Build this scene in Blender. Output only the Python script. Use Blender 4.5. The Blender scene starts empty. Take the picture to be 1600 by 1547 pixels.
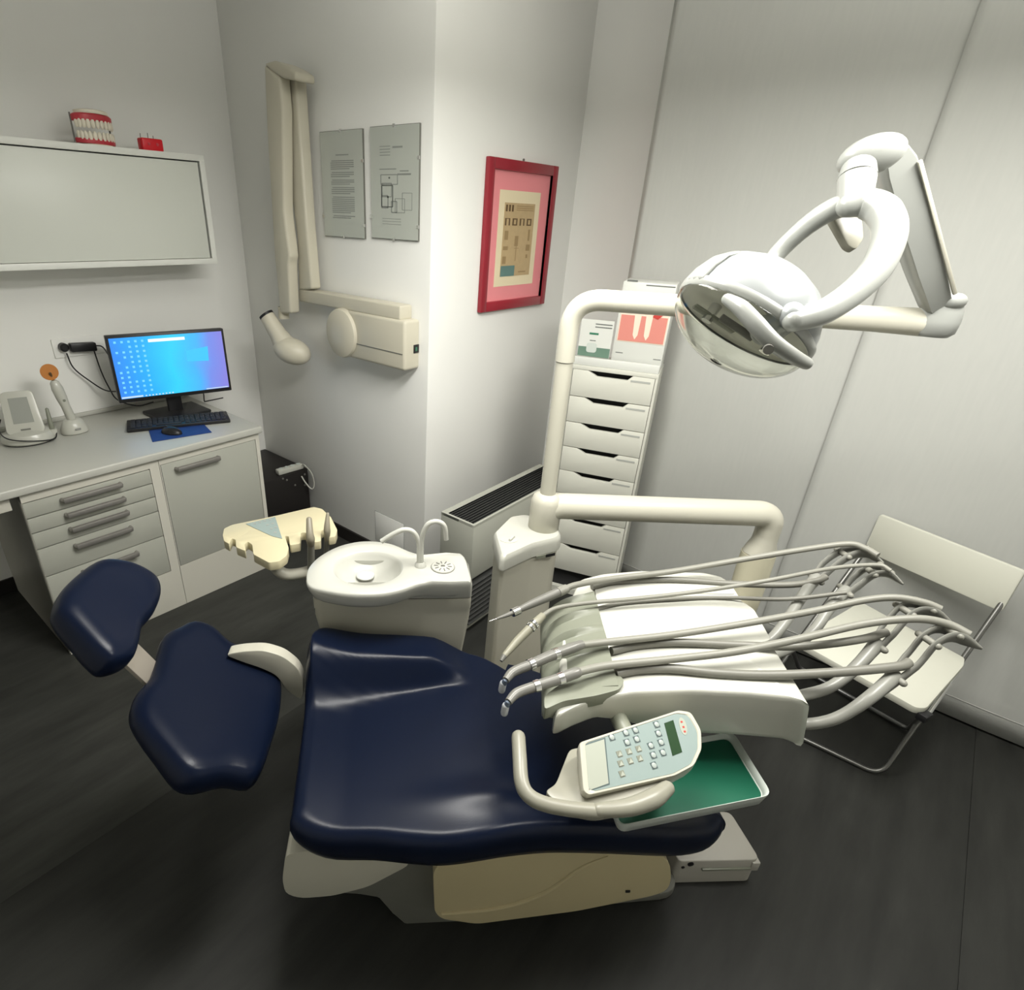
import bpy, bmesh, math, random
from mathutils import Vector as V, Matrix
random.seed(4)
scn = bpy.context.scene
COL = scn.collection
# ---------------------------------------------------------------- camera model
F, CX, CY, H = 910.5, 689.0, 804.5, 1.72
def _rz(t):
    c, s = math.cos(t), math.sin(t); return Matrix(((c,-s,0),(s,c,0),(0,0,1)))
def _rx(t):
    c, s = math.cos(t), math.sin(t); return Matrix(((1,0,0),(0,c,-s),(0,s,c)))
RM = _rz(0.0376) @ _rx(0.4764) @ Matrix(((1,0,0),(0,0,-1),(0,1,0))) @ _rz(-0.7062)   # rows: right, down, forward
CR, CD, CF = V(RM[0]), V(RM[1]), V(RM[2])
EYE = V((0,0,H))
def ray(px, py): return RM.transposed() @ V(((px-CX)/F, (py-CY)/F, 1.0))
def Wz(px, py, z): r = ray(px,py); return EYE + r*((z-H)/r.z)
def Wx(px, py, x): r = ray(px,py); return EYE + r*(x/r.x)
def Wy(px, py, y): r = ray(px,py); return EYE + r*(y/r.y)
def Wp(px, py, p0, n): r = ray(px,py); return EYE + r*((V(p0)-EYE).dot(n)/r.dot(n))
def Wd(px, py, d): return EYE + ray(px,py)*d
S2 = math.sqrt(0.5)
U, N = V((S2,S2,0)), V((-S2,S2,0))            # the dental unit's own axes: along the chair, across it
UP = V((0,0,1))
def Q(u, v, z): return U*u + N*v + UP*z
def Wv(px, py, v): return Wp(px, py, N*v, N)
def Wu(px, py, u): return Wp(px, py, U*u, U)

# ---------------------------------------------------------------- mesh builder
class MB:
    def __init__(s): s.bm = bmesh.new()
    def _bev(s, edges, b, seg):
        if b > 0:
            bmesh.ops.bevel(s.bm, geom=list(edges), offset=b, segments=seg, profile=0.5, affect='EDGES', clamp_overlap=True)
    def poly(s, pts):
        vs = [s.bm.verts.new(p) for p in pts]; s.bm.faces.new(vs); return s
    def prism(s, pts, vec, bev=0, seg=2):
        vec = V(vec)
        a = [s.bm.verts.new(p) for p in pts]; b = [s.bm.verts.new(V(p)+vec) for p in pts]
        n = len(pts); fs = [s.bm.faces.new(a), s.bm.faces.new(b[::-1])]
        for i in range(n):
            j = (i+1) % n; fs.append(s.bm.faces.new((a[j], a[i], b[i], b[j])))
        es = set(e for f in fs for e in f.edges)
        bmesh.ops.recalc_face_normals(s.bm, faces=fs)
        s._bev(es, bev, seg); return s
    def obox(s, c, ax, ay, az, bev=0, seg=2):
        """box: centre and three half-extent vectors"""
        c, ax, ay, az = V(c), V(ax), V(ay), V(az)
        return s.prism([c-ax-ay-az, c+ax-ay-az, c+ax+ay-az, c-ax+ay-az], az*2, bev, seg)
    def box(s, a, b, bev=0, seg=2):
        a, b = V(a), V(b); c = (a+b)/2; h = (b-a)/2
        return s.obox(c, (h.x,0,0), (0,h.y,0), (0,0,h.z), bev, seg)
    def tube(s, path, r, seg=12, flat=None, cap=True, rnd=False):
        path = [V(p) for p in path]; n = len(path)
        if not hasattr(r, '__len__'): r = [r]*n
        r = [q if hasattr(q, '__len__') else (q, q) for q in r]
        r = [V((q[0], q[1], 0)) for q in r]
        if len(r) != n:
            m = len(r); rr = []
            for i in range(n):
                t = i/(n-1)*(m-1); k = min(int(t), m-2); rr.append(r[k]*(1-(t-k))+r[k+1]*(t-k))
            r = rr
        if rnd:
            d0 = (path[0]-path[1]).normalized(); d1 = (path[-1]-path[-2]).normalized()
            r0, r1 = min(r[0].x,r[0].y), min(r[-1].x,r[-1].y); pre = [path[0]+d0*r0*k for k in (0.98,0.8,0.45)]; post = [path[-1]+d1*r1*k for k in (0.45,0.8,0.98)]
            path = pre+path+post; r = [r[0]*k for k in (0.2,0.6,0.9)]+list(r)+[r[-1]*k for k in (0.9,0.6,0.2)]; n = len(path)
        T = [(path[min(i+1,n-1)]-path[max(i-1,0)]).normalized() for i in range(n)]
        ref = V(flat) if flat is not None else (UP if abs(T[0].z) < 0.9 else V((1,0,0)))
        x = (ref - T[0]*ref.dot(T[0])).normalized(); rings = []
        for i in range(n):
            x = (x - T[i]*x.dot(T[i]))
            x = x.normalized() if x.length > 1e-6 else T[i].orthogonal().normalized()
            y = T[i].cross(x)
            rx, ry = r[i].x, r[i].y
            rings.append([s.bm.verts.new(path[i]+x*rx*math.cos(2*math.pi*k/seg)+y*ry*math.sin(2*math.pi*k/seg)) for k in range(seg)])
        for i in range(n-1):
            for k in range(seg):
                j = (k+1) % seg; s.bm.faces.new((rings[i][k], rings[i][j], rings[i+1][j], rings[i+1][k]))
        if cap: s.bm.faces.new(rings[0][::-1]); s.bm.faces.new(rings[-1])
        return s
    def loft(s, rings, cap=True, closed=True):
        R = [[s.bm.verts.new(p) for p in ring] for ring in rings]; m = len(R[0])
        for i in range(len(R)-1):
            for k in range(m if closed else m-1):
                j = (k+1) % m; s.bm.faces.new((R[i][k], R[i][j], R[i+1][j], R[i+1][k]))
        if cap and closed: s.bm.faces.new(R[0][::-1]); s.bm.faces.new(R[-1])
        return s
    def lathe(s, c, ax, prof, seg=32, x=None, sx=1.0, sy=1.0, cap=True):
        c, ax = V(c), V(ax).normalized(); x = (V(x)-ax*V(x).dot(ax)).normalized() if x is not None else ax.orthogonal().normalized(); y = ax.cross(x)
        return s.loft([[c+ax*h+x*r*sx*math.cos(2*math.pi*k/seg)+y*r*sy*math.sin(2*math.pi*k/seg) for k in range(seg)] for r, h in prof], cap)
    def ell(s, c, a, b, cc, seg=24, rings=14):
        c, a, b, cc = V(c), V(a), V(b), V(cc); L = []
        for i in range(rings+1):
            t = math.pi*(0.02+0.96*i/rings)
            L.append([c+cc*math.cos(t)+(a*math.cos(2*math.pi*k/seg)+b*math.sin(2*math.pi*k/seg))*math.sin(t) for k in range(seg)])
        return s.loft(L)
    def build(s, name, m, parent=None, org=None, sharp=38, smooth=True, thick=0):
        bm = s.bm
        bmesh.ops.remove_doubles(bm, verts=bm.verts, dist=1e-6)
        bmesh.ops.recalc_face_normals(bm, faces=bm.faces)
        if org is None:
            if parent is not None: org = wloc(parent)
            else:
                xs = [v.co for v in bm.verts]
                org = V(((min(p.x for p in xs)+max(p.x for p in xs))/2, (min(p.y for p in xs)+max(p.y for p in xs))/2, min(p.z for p in xs)))
        org = V(org)
        bmesh.ops.translate(bm, verts=bm.verts, vec=-org)
        for f in bm.faces: f.smooth = smooth
        a = math.radians(sharp)
        for e in bm.edges:
            if len(e.link_faces) == 2 and e.calc_face_angle(0) > a: e.smooth = False
        me = bpy.data.meshes.new(name); bm.to_mesh(me); bm.free()
        o = bpy.data.objects.new(name, me); COL.objects.link(o)
        for mm in (m if isinstance(m, (list,tuple)) else [m]): me.materials.append(mm)
        if parent is not None:
            o.parent = parent; o.location = org - wloc(parent)
        else: o.location = org
        if thick:
            md = o.modifiers.new('solid','SOLIDIFY'); md.thickness = thick; md.offset = 0
        return o
def wloc(o):
    p = V(o.location)
    while o.parent is not None: o = o.parent; p += V(o.location)
    return p
def tag(o, label, cat, group=None):
    o['label'] = label; o['category'] = cat
    if group: o['group'] = group
    return o
def thing(name, loc, label, cat, group=None):
    o = bpy.data.objects.new(name, None); COL.objects.link(o); o.location = V(loc); o.empty_display_size = 0.05
    return tag(o, label, cat, group)
def struct(o): o['kind'] = 'structure'; return o
def cat_rom(pts, n=6, closed=False):
    pts = [V(p) for p in pts]; m = len(pts); out = []
    rng = range(m) if closed else range(m-1)
    for i in rng:
        p1, p2 = pts[i], pts[(i+1) % m]
        p0 = pts[(i-1) % m] if (closed or i > 0) else p1*2-p2
        p3 = pts[(i+2) % m] if (closed or i+2 < m) else p2*2-p1
        for k in range(n):
            t = k/n; out.append(0.5*((2*p1)+(p2-p0)*t+(2*p0-5*p1+4*p2-p3)*t*t+(3*p1-p0-3*p2+p3)*t**3))
    if not closed: out.append(pts[-1])
    return out
def fillet(pts, rad, n=7):
    pts = [V(p) for p in pts]; out = [pts[0]]
    if not hasattr(rad, '__len__'): rad = [rad]*len(pts)
    for i in range(1, len(pts)-1):
        a, b, c = pts[i-1], pts[i], pts[i+1]; r = min(rad[i], (a-b).length*.49, (c-b).length*.49)
        p, q = b+(a-b).normalized()*r, b+(c-b).normalized()*r
        for k in range(n+1):
            t = k/n; out.append(p*(1-t)**2+b*2*t*(1-t)+q*t*t)
    return out+[pts[-1]]
def rounded(pts, rad, n=4):
    """round the corners of a closed outline"""
    m = len(pts); pts = [V(p) for p in pts]; out = []
    if not hasattr(rad, '__len__'): rad = [rad]*m
    for i in range(m):
        a, b, c = pts[i-1], pts[i], pts[(i+1) % m]; r = min(rad[i], (a-b).length*.48, (c-b).length*.48)
        if r <= 0: out.append(b); continue
        p, q = b+(a-b).normalized()*r, b+(c-b).normalized()*r
        for k in range(n+1):
            t = k/n; out.append(p*(1-t)**2+b*2*t*(1-t)+q*t*t)
    return out
def quad(tl, tr, br, bl):
    """rigid rectangle fitted to four points: centre, half right, half up, normal"""
    c = (tl+tr+br+bl)/4; rt = ((tr-tl)+(br-bl))/2; up = ((tl-bl)+(tr-br))/2
    w = rt.length; rt = rt.normalized(); h = up.length; up = (up-rt*up.dot(rt)).normalized()
    n = rt.cross(up)
    if (EYE-c).dot(n) < 0: n = -n
    return c, rt*w/2, up*h/2, n
def cushion(outl, nrm, up, dn, extra=None, rings=14, pw=2.6, cen=None, mat=None, name='pad', parent=None, edge=0.55):
    """upholstered pad: outline swept through a rounded profile; extra(p) lifts the top surface"""
    outl = [V(p) for p in outl]; c = cen if cen is not None else sum(outl, V((0,0,0)))/len(outl)
    mb = MB(); L = []
    def ring(s, h, ex=0):
        r = []
        for p in outl:
            q = c+(p-c)*s
            r.append(q+nrm*(h+(extra(q)*ex if extra else 0)))
        return r
    for k in range(5):                       # underside
        s = [0.35,0.7,0.9,0.965,0.99][k]; L.append(ring(s, -dn+ (0,0,0,.12*dn,.4*dn)[k]))
    L.append(ring(1.0, -dn*.1))
    for k in range(1, rings+1):              # top, rim to centre
        a = k/rings; s = 1-0.97*a**1.5
        h = up*(1-max(0,(s-edge)/(1-edge))**pw)**(1/pw) if s > edge else up
        L.append(ring(s, h, min(1,(1-s)/0.06)))
    mb.loft(L)
    return mb

# ---------------------------------------------------------------- materials
def mat(name, col, rough=0.5, metal=0.0, spec=0.5, emit=None, es=1.0, trans=0, noise=0, nscale=30, bump=0, bscale=200, coat=0, ior=1.45):
    m = bpy.data.materials.new(name); m.use_nodes = True; nt = m.node_tree; b = nt.nodes['Principled BSDF']
    b.inputs['Base Color'].default_value = (*col, 1); b.inputs['Roughness'].default_value = rough; b.inputs['Metallic'].default_value = metal
    b.inputs['Specular IOR Level'].default_value = spec; b.inputs['Transmission Weight'].default_value = trans; b.inputs['IOR'].default_value = ior
    b.inputs['Coat Weight'].default_value = coat; b.inputs['Coat Roughness'].default_value = 0.15
    if emit: b.inputs['Emission Color'].default_value = (*emit,1); b.inputs['Emission Strength'].default_value = es
    if noise or bump:
        tc = nt.nodes.new('ShaderNodeTexCoord')
    if noise:
        nz = nt.nodes.new('ShaderNodeTexNoise'); nz.inputs['Scale'].default_value = nscale; nz.inputs['Detail'].default_value = 4
        mx = nt.nodes.new('ShaderNodeMix'); mx.data_type = 'RGBA'
        mx.inputs['A'].default_value = (*[c*(1-noise) for c in col],1); mx.inputs['B'].default_value = (*[min(1,c*(1+noise)) for c in col],1)
        nt.links.new(tc.outputs['Object'], nz.inputs['Vector']); nt.links.new(nz.outputs['Fac'], mx.inputs['Factor']); nt.links.new(mx.outputs['Result'], b.inputs['Base Color'])
    if bump:
        n2 = nt.nodes.new('ShaderNodeTexNoise'); n2.inputs['Scale'].default_value = bscale; n2.inputs['Detail'].default_value = 3
        bp = nt.nodes.new('ShaderNodeBump'); bp.inputs['Strength'].default_value = bump; bp.inputs['Distance'].default_value = 0.002
        nt.links.new(tc.outputs['Object'], n2.inputs['Vector']); nt.links.new(n2.outputs['Fac'], bp.inputs['Height']); nt.links.new(bp.outputs['Normal'], b.inputs['Normal'])
    return m
M = {}
M['wall'] = mat('wall_paint', (.83,.83,.795), .75, spec=.3, noise=.015, nscale=6, bump=.08, bscale=120)
M['ceil'] = mat('ceiling_paint', (.80,.80,.77), .8)
M['cab'] = mat('cabinet_frame_laminate', (.58,.565,.495), .4)
M['cabdoor'] = mat('cabinet_grey_laminate', (.39,.395,.345), .42)
M['top'] = mat('worktop_laminate', (.47,.47,.425), .35)
M['upper'] = mat('upper_cabinet_white', (.76,.77,.72), .35)
M['slide'] = mat('sliding_door_grey_white', (.67,.69,.63), .35)
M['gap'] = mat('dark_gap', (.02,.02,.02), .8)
M['handle'] = mat('brushed_handle_grey', (.27,.26,.24), .4, metal=.5)
M['white'] = mat('white_enamel', (.48,.48,.425), .3, coat=.2)
M['warm'] = mat('warm_white_enamel', (.50,.485,.405), .34, coat=.1)
M['cream'] = mat('cream_plastic', (.54,.49,.325), .4)
M['creamd'] = mat('cream_shell_plastic', (.52,.45,.27), .42)
M['porc'] = mat('white_porcelain', (.50,.50,.45), .25, coat=.25)
M['grey'] = mat('grey_plastic', (.19,.20,.155), .4)
M['hose'] = mat('grey_silicone_hose', (.17,.167,.142), .42)
M['hoses'] = mat('light_hose', (.22,.217,.185), .42)
M['whip'] = mat('whip_arm_grey', (.23,.23,.205), .35)
M['carrier'] = mat('warm_grey_carrier', (.25,.243,.195), .35)
M['postc'] = mat('pale_cream_post', (.58,.55,.41), .38)
M['pale'] = mat('pale_ribbed_grip', (.26,.25,.19), .45)
M['chuck'] = mat('satin_chuck', (.55,.57,.60), .3, metal=.2)
M['dark'] = mat('black_plastic', (.012,.012,.013), .4)
M['blackmat'] = mat('black_melamine', (.018,.016,.015), .5, spec=.3)
M['chrome'] = mat('chrome', (.75,.75,.75), .14, metal=1)
M['tubem'] = mat('dull_chrome_tube', (.17,.17,.16), .35, metal=.9)
M['steel'] = mat('steel_body', (.17,.167,.15), .33, metal=.1)
M['bluest'] = mat('blue_steel_head', (.16,.20,.27), .45, metal=.2)
M['navy'] = mat('navy_vinyl', (.0036,.0068,.019), .31, spec=.20, bump=.06, bscale=350)
M['xray'] = mat('xray_cream', (.56,.53,.43), .38)
M['glasspane'] = mat('clip_frame_paper', (.50,.525,.475), .15, spec=.6)
M['ink'] = mat('faded_ink', (.13,.14,.13), .7)
M['ink2'] = mat('light_ink', (.27,.285,.265), .7)
M['red'] = mat('dark_red_frame', (.30,.022,.035), .28)
M['pink'] = mat('pink_mat_board', (.82,.28,.30), .5)
M['ivory'] = mat('ivory_paper', (.80,.70,.48), .5)
M['tan'] = mat('tan_print', (.50,.37,.20), .5, noise=.1, nscale=40)
M['brown'] = mat('brown_ink', (.13,.08,.035), .6)
M['sepia'] = mat('sepia_ink', (.33,.23,.11), .6)
M['teal'] = mat('teal_print', (.12,.22,.20), .5)
M['alu'] = mat('radiator_grey_white', (.38,.385,.335), .4)
M['slat'] = mat('dark_slat', (.035,.036,.035), .4)
M['drawer'] = mat('white_drawer_laminate', (.60,.60,.53), .3)
M['paper'] = mat('white_card', (.60,.61,.57), .35)
M['green'] = mat('green_print', (.04,.17,.10), .4)
M['greend'] = mat('grey_green_print', (.12,.20,.15), .4)
M['tooth'] = mat('tooth_print_gum', (.60,.22,.18), .5)
M['toothw'] = mat('tooth_print_cream', (.75,.62,.50), .5)
M['redprint'] = mat('tooth_print_red', (.45,.04,.03), .5)
M['fold'] = mat('white_folding_chair_plastic', (.54,.54,.465), .4)
M['greentray'] = mat('green_tray_liner', (.007,.09,.05), .3)
M['trayrim'] = mat('pale_tray_rim', (.50,.54,.50), .3, coat=.2)
M['keypad'] = mat('keypad_membrane', (.25,.31,.295), .25)
M['keyp2'] = mat('keypad_pale', (.36,.38,.32), .25)
M['key'] = mat('keypad_key', (.34,.38,.355), .3)
M['keyd'] = mat('keypad_key_edge', (.07,.10,.10), .4)
M['lcd'] = mat('lcd_green', (.022,.052,.022), .2)
M['castg'] = mat('grey_cast_bracket', (.15,.15,.13), .45)
M['foot'] = mat('footbox_grey_plastic', (.40,.385,.34), .4)
M['orange'] = mat('orange_filter', (.42,.14,.002), .35, spec=.2)
M['gumm'] = mat('pink_gum_model', (.50,.045,.06), .35)
M['enam'] = mat('model_teeth_ivory', (.75,.70,.58), .3)
M['redm'] = mat('red_model_block', (.62,.01,.02), .25)
M['bluepad'] = mat('blue_mouse_pad', (.012,.045,.20), .6)
M['lampw'] = mat('lamp_white', (.27,.278,.258), .28, coat=.25)
M['lampg'] = mat('lamp_pearl_shell', (.27,.285,.285), .3, metal=.15, coat=.3)
M['lampin'] = mat('lamp_reflector', (.72,.71,.63), .5)
M['tin'] = mat('stem_satin_metal', (.42,.38,.32), .4, metal=.3)
# clear shield
g = mat('clear_shield', (.93,.94,.90), .04, trans=1, ior=1.25); M['clear'] = g
# curtain
def curtain_mat():
    m = mat('grey_white_curtain', (.47,.47,.42), .8, spec=.2); nt = m.node_tree; b = nt.nodes['Principled BSDF']
    tc = nt.nodes.new('ShaderNodeTexCoord'); mp = nt.nodes.new('ShaderNodeMapping'); mp.inputs['Scale'].default_value = (1,1,.12)
    nz = nt.nodes.new('ShaderNodeTexNoise'); nz.inputs['Scale'].default_value = 90; nz.inputs['Detail'].default_value = 5
    mx = nt.nodes.new('ShaderNodeMix'); mx.data_type='RGBA'; mx.inputs['A'].default_value=(.425,.43,.405,1); mx.inputs['B'].default_value=(.46,.465,.435,1)
    nt.links.new(tc.outputs['Object'], mp.inputs['Vector']); nt.links.new(mp.outputs['Vector'], nz.inputs['Vector'])
    nt.links.new(nz.outputs['Fac'], mx.inputs['Factor']); nt.links.new(mx.outputs['Result'], b.inputs['Base Color'])
    return m
M['curtain'] = curtain_mat()
def lino(name, col, sc):
    m = mat(name, col, .55, spec=.35); nt = m.node_tree; b = nt.nodes['Principled BSDF']
    tc = nt.nodes.new('ShaderNodeTexCoord'); mp = nt.nodes.new('ShaderNodeMapping'); mp.inputs['Scale'].default_value = sc
    nz = nt.nodes.new('ShaderNodeTexNoise'); nz.inputs['Scale'].default_value = 14; nz.inputs['Detail'].default_value = 7; nz.inputs['Roughness'].default_value = .65
    rp = nt.nodes.new('ShaderNodeValToRGB'); rp.color_ramp.elements[0].position=.3; rp.color_ramp.elements[1].position=.72
    rp.color_ramp.elements[0].color = (*[c*.68 for c in col],1); rp.color_ramp.elements[1].color = (*[c*1.35 for c in col],1)
    nt.links.new(tc.outputs['Object'], mp.inputs['Vector']); nt.links.new(mp.outputs['Vector'], nz.inputs['Vector'])
    nt.links.new(nz.outputs['Fac'], rp.inputs['Fac']); nt.links.new(rp.outputs['Color'], b.inputs['Base Color'])
    return m
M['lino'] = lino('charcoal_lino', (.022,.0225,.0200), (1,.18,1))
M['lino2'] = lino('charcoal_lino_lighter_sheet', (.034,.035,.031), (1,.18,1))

# ---------------------------------------------------------------- room
XL, YB, XR, YN, YC = -3.115, 1.908, -1.734, 2.99, 2.65
CEIL = 2.75
XE, YF = 1.75, -1.3
def room():
    m = MB(); m.box((-1.480,YF,-.05),(.5245,YN+.1,0)); m.box((.5275,YF,-.05),(XE,YN+.1,0)); m.box((-1.480,YF,-.05),(.53,YN,-.003)); fl = struct(m.build('floor', M['lino'])) 
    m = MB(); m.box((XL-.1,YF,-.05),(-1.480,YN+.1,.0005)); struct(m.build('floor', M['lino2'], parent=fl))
    m = MB(); m.box((XL-.12,YF-.1,CEIL),(XE+.1,YN+.12,CEIL+.1)); struct(m.build('ceiling', M['ceil']))
    m = MB(); m.box((XL-.12,YF-.1,0),(XL,YB+.12,CEIL)); struct(m.build('wall_left', M['wall']))
    m = MB(); m.box((XL,YB,0),(XR,YN+.12,CEIL), .004); struct(m.build('wall_column', M['wall']))
    m = MB(); m.box((XR,YN,0),(XE+.1,YN+.12,CEIL)); struct(m.build('wall_back', M['wall']))
    m = MB(); m.box((XE,YF-.1,0),(XE+.1,YN,CEIL)); struct(m.build('wall_right', M['wall']))
    m = MB(); m.box((XL,YF-.1,0),(XE,YF,CEIL)); struct(m.build('wall_front', M['wall']))
    m = MB(); m.box((XL,YB-.012,0),(XR+.012,YB,.075)); m.box((XR,YB,0),(XR+.012,YN,.075)); struct(m.build('baseboard_column', M['blackmat']))
    m = MB(); m.box((XL,YF,0),(XL+.012,YB-.012,.075)); struct(m.build('baseboard_left', M['blackmat']))
room()
# access panel outlined on the column wall
def access():
    tl, tr = Wy(586.6,796.6,YB), Wy(631,821,YB); m = MB()
    x0, x1 = tl.x, tr.x; z1 = (tl.z+tr.z)/2; z0 = .10
    m.box((x0,YB-.003,z0),(x1,YB,z1), .001)
    o = m.build('access_panel', M['wall']); tag(o, 'flush square white access panel low on the column wall behind the basin', 'access panel')
    m = MB()
    for a,b in (((x0-.003,YB-.0015,z0),(x0,YB,z1)),((x1,YB-.0015,z0),(x1+.003,YB,z1)),((x0-.003,YB-.0015,z1),(x1+.003,YB,z1+.003))): m.box(a,b)
    m.build('seam', M['ink2'], parent=o)
access()

# curtains: two long hanging fabric panels on the window side
def curtain(x0, x1, y, ztop, label, seed, bulge=.008):
    nx, nz = 60, 30; rnd = random.Random(seed); ph = [rnd.uniform(0,6) for _ in range(4)]
    m = MB(); L = []
    for i in range(nz+1):
        z = .012+(ztop-.012)*i/nz; row = []
        for k in range(nx+1):
            t = k/nx; x = x0+(x1-x0)*t
            d = bulge*(.5*math.sin(t*7+ph[0]+z*.4)+.3*math.sin(t*15+ph[1])+.2*math.sin(t*25+ph[2]-z))*(1-.45*z/ztop)
            row.append(V((x, y+d, z)))
        L.append(row)
    m.loft(L, closed=False)
    o = m.build('curtain_panel', M['curtain'], sharp=60, thick=.003)
    tag(o, label, 'curtain')
    m = MB(); row2 = []
    for k in range(nx+1):
        t = k/nx; x = x0+(x1-x0)*t
        row2.append(t)
    def yy(t, z): return y+bulge*(.5*math.sin(t*7+ph[0]+z*.4)+.3*math.sin(t*15+ph[1])+.2*math.sin(t*25+ph[2]-z))*(1-.45*z/ztop)
    m.loft([[V((x0+(x1-x0)*t, yy(t,z)-.0025, z)) for t in row2] for z in (.099,.1015)], closed=False)
    m.build('hem', M['curtain'], parent=o, sharp=60, thick=.002)
    if seed == 1:
        m = MB(); L = []
        for z in (.012,ztop): L.append([V((x0-.052*math.sin(a*math.pi/2)**1.2+.0*a, yy(0,z)+.004+.11*a, z)) for a in [k/8 for k in range(9)]])
        m.loft(L, closed=False); m.build('side_return', M['curtain'], parent=o, sharp=60, thick=.003)
    return o
curtain(-1.212, -.27, YC+.008, CEIL-.02, 'grey-white hanging curtain panel behind the operating lamp and drawer tower', 1)
curtain(-.285, 1.72, YC, CEIL-.02, 'grey-white hanging curtain panel at the right behind the folding chair', 2, .012)
def rail():
    m = MB(); m.box((-1.22,YC-.03,CEIL-.02),(1.73,YC+.04,CEIL)); o = m.build('trim_1', M['white']); struct(o)
rail()

# ---------------------------------------------------------------- left wall furniture
XF = -2.416                   # cabinet fronts
ZT = .786
def worktop():
    m = MB(); m.box((XL+.001,-.6,ZT-.034),(XF+.02,1.462,ZT), .007, 3)
    o = m.build('worktop', M['top']); tag(o, 'long off-white laminate worktop along the left wall carrying the monitor', 'worktop')
    m = MB(); m.box((XL+.001,-.6,ZT),(XL+.02,1.462,ZT+.018), .003); m.build('upstand', M['top'], parent=o)
    y_ = Wx(110.5,1020,XF).y; m = MB(); m.box((XL+.2,-.3,ZT-.09),(XF-.01,y_-.03,ZT-.034), .003); m.build('hanging_drawer', M['cab'], parent=o)
worktop()
YM = Wx(291.5,939,XF).y          # between the two cabinets
YL0 = Wx(110.5,1020,XF).y
def cabinet_body(y0, y1, oy0, oy1, oz0, oz1, name, label, cat):
    """carcass with an opening (oy0..oy1, oz0..oz1) in its front"""
    zt = ZT-.035; t = thing(name, (XF-.3,(y0+y1)/2,0), label, cat)
    m = MB(); m.box((XL+.002,y0,.0),(XF-.03,y1,zt))
    m.box((XF-.03,y0,.0),(XF,oy0,zt)); m.box((XF-.03,oy1,.0),(XF,y1,zt)); m.box((XF-.03,oy0,0),(XF,oy1,oz0)); m.box((XF-.03,oy0,oz1),(XF,oy1,zt))
    m.build('body', M['cab'], parent=t)
    m = MB(); m.box((XF-.031,oy0,oz0),(XF-.028,oy1,oz1)); m.build('shadow_gap', M['gap'], parent=t)
    return t
def bar_handle(p, y0, y1, z, part):
    m = MB(); r = .0075
    m.tube(fillet([(XF+.001,y0,z-.004),(XF+.026,y0,z-.004),(XF+.026,y1,z-.004),(XF+.001,y1,z-.004)], .012), r, seg=10)
    m.box((XF+.016,y0-.002,z-.013),(XF+.034,y1+.002,z+.008), .005)
    return m.build('handle', M['handle'], parent=part)
def z3(x, y): return Wx(x/3.077, 640+y/3.077, XF)
def drawers():
    oy0, oy1 = z3(105,455).y, z3(718,288).y
    zs = [z3(a,b).z for a,b in ((718,288),(732,355),(742,420),(755,490),(790,605),(835,770))]
    t = cabinet_body(YL0, YM-.001, oy0-.002, oy1+.002, zs[-1]-.002, zs[0]+.002, 'drawer_cabinet', 'floor cabinet with five grey drawers under the left half of the worktop', 'cabinet')
    hs = [((300,440),(570,362)),((325,512),(590,432)),((348,582),(607,498)),((370,650),(627,560)),((420,775),(662,685))]
    for i in range(5):
        m = MB(); m.box((XF-.022,oy0,zs[i+1]+.0022),(XF+.001,oy1,zs[i]-.0022), .001)
        d = m.build('drawer', M['cabdoor'], parent=t, org=(XF,(oy0+oy1)/2,zs[i+1]))
        a, b = Wx(hs[i][0][0]/3.077,640+hs[i][0][1]/3.077,XF+.03), Wx(hs[i][1][0]/3.077,640+hs[i][1][1]/3.077,XF+.03)
        L = (b.y-a.y); c = (a.y+b.y)/2
        bar_handle(t, oy0+(oy1-oy0)*.27, oy0+(oy1-oy0)*.73, zs[i]-.020 if i < 3 else zs[i]-.026, d)
drawers()
def doorcab():
    oy0, oy1 = z3(772,268).y, z3(1226,145).y; zt, zb = z3(772,268).z, z3(882,745).z
    t = cabinet_body(YM+.001, 1.449, oy0-.002, oy1+.002, zb-.002, zt+.002, 'door_cabinet', 'floor cabinet with one large grey door below the monitor', 'cabinet')
    m = MB(); m.box((XF-.022,oy0,zb),(XF+.001,oy1,zt), .001); d = m.build('door', M['cabdoor'], parent=t, org=(XF,oy0,zb))
    a, b = z3(850,285).y, z3(1050,232).y
    bar_handle(t, a-.005, b-.005, zt-.028, d)
doorcab()
def upper():
    X = -2.842; y1, zt, zb = 1.592, 1.918, 1.470; y0 = -.4
    t = thing('wall_cabinet', ((XL+X)/2,.7,zb), 'white wall cabinet with sliding doors above the monitor', 'cabinet')
    th = .024; m = MB()
    m.box((XL+.001,y0,zt-th),(X,y1,zt), .001); m.box((XL+.001,y0,zb),(X,y1,zb+th), .001); m.box((XL+.001,y1-th,zb+th),(X,y1,zt-th)); m.box((XL+.001,y0,zb+th),(X,y0+th,zt-th))
    m.box((XL+.001,y0+th,zb+th),(XL+.01,y1-th,zt-th)); m.build('carcass', M['upper'], parent=t)
    m = MB(); m.box((X-.016,.62,zb+th+.002),(X-.006,y1-th-.007,zt-th-.005), .001); m.build('sliding_door', M['slide'], parent=t)
    m = MB(); m.box((X-.038,y0+th+.01,zb+th+.002),(X-.024,.70,zt-th-.006), .001); m.build('sliding_door', M['slide'], parent=t)
upper()

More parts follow.
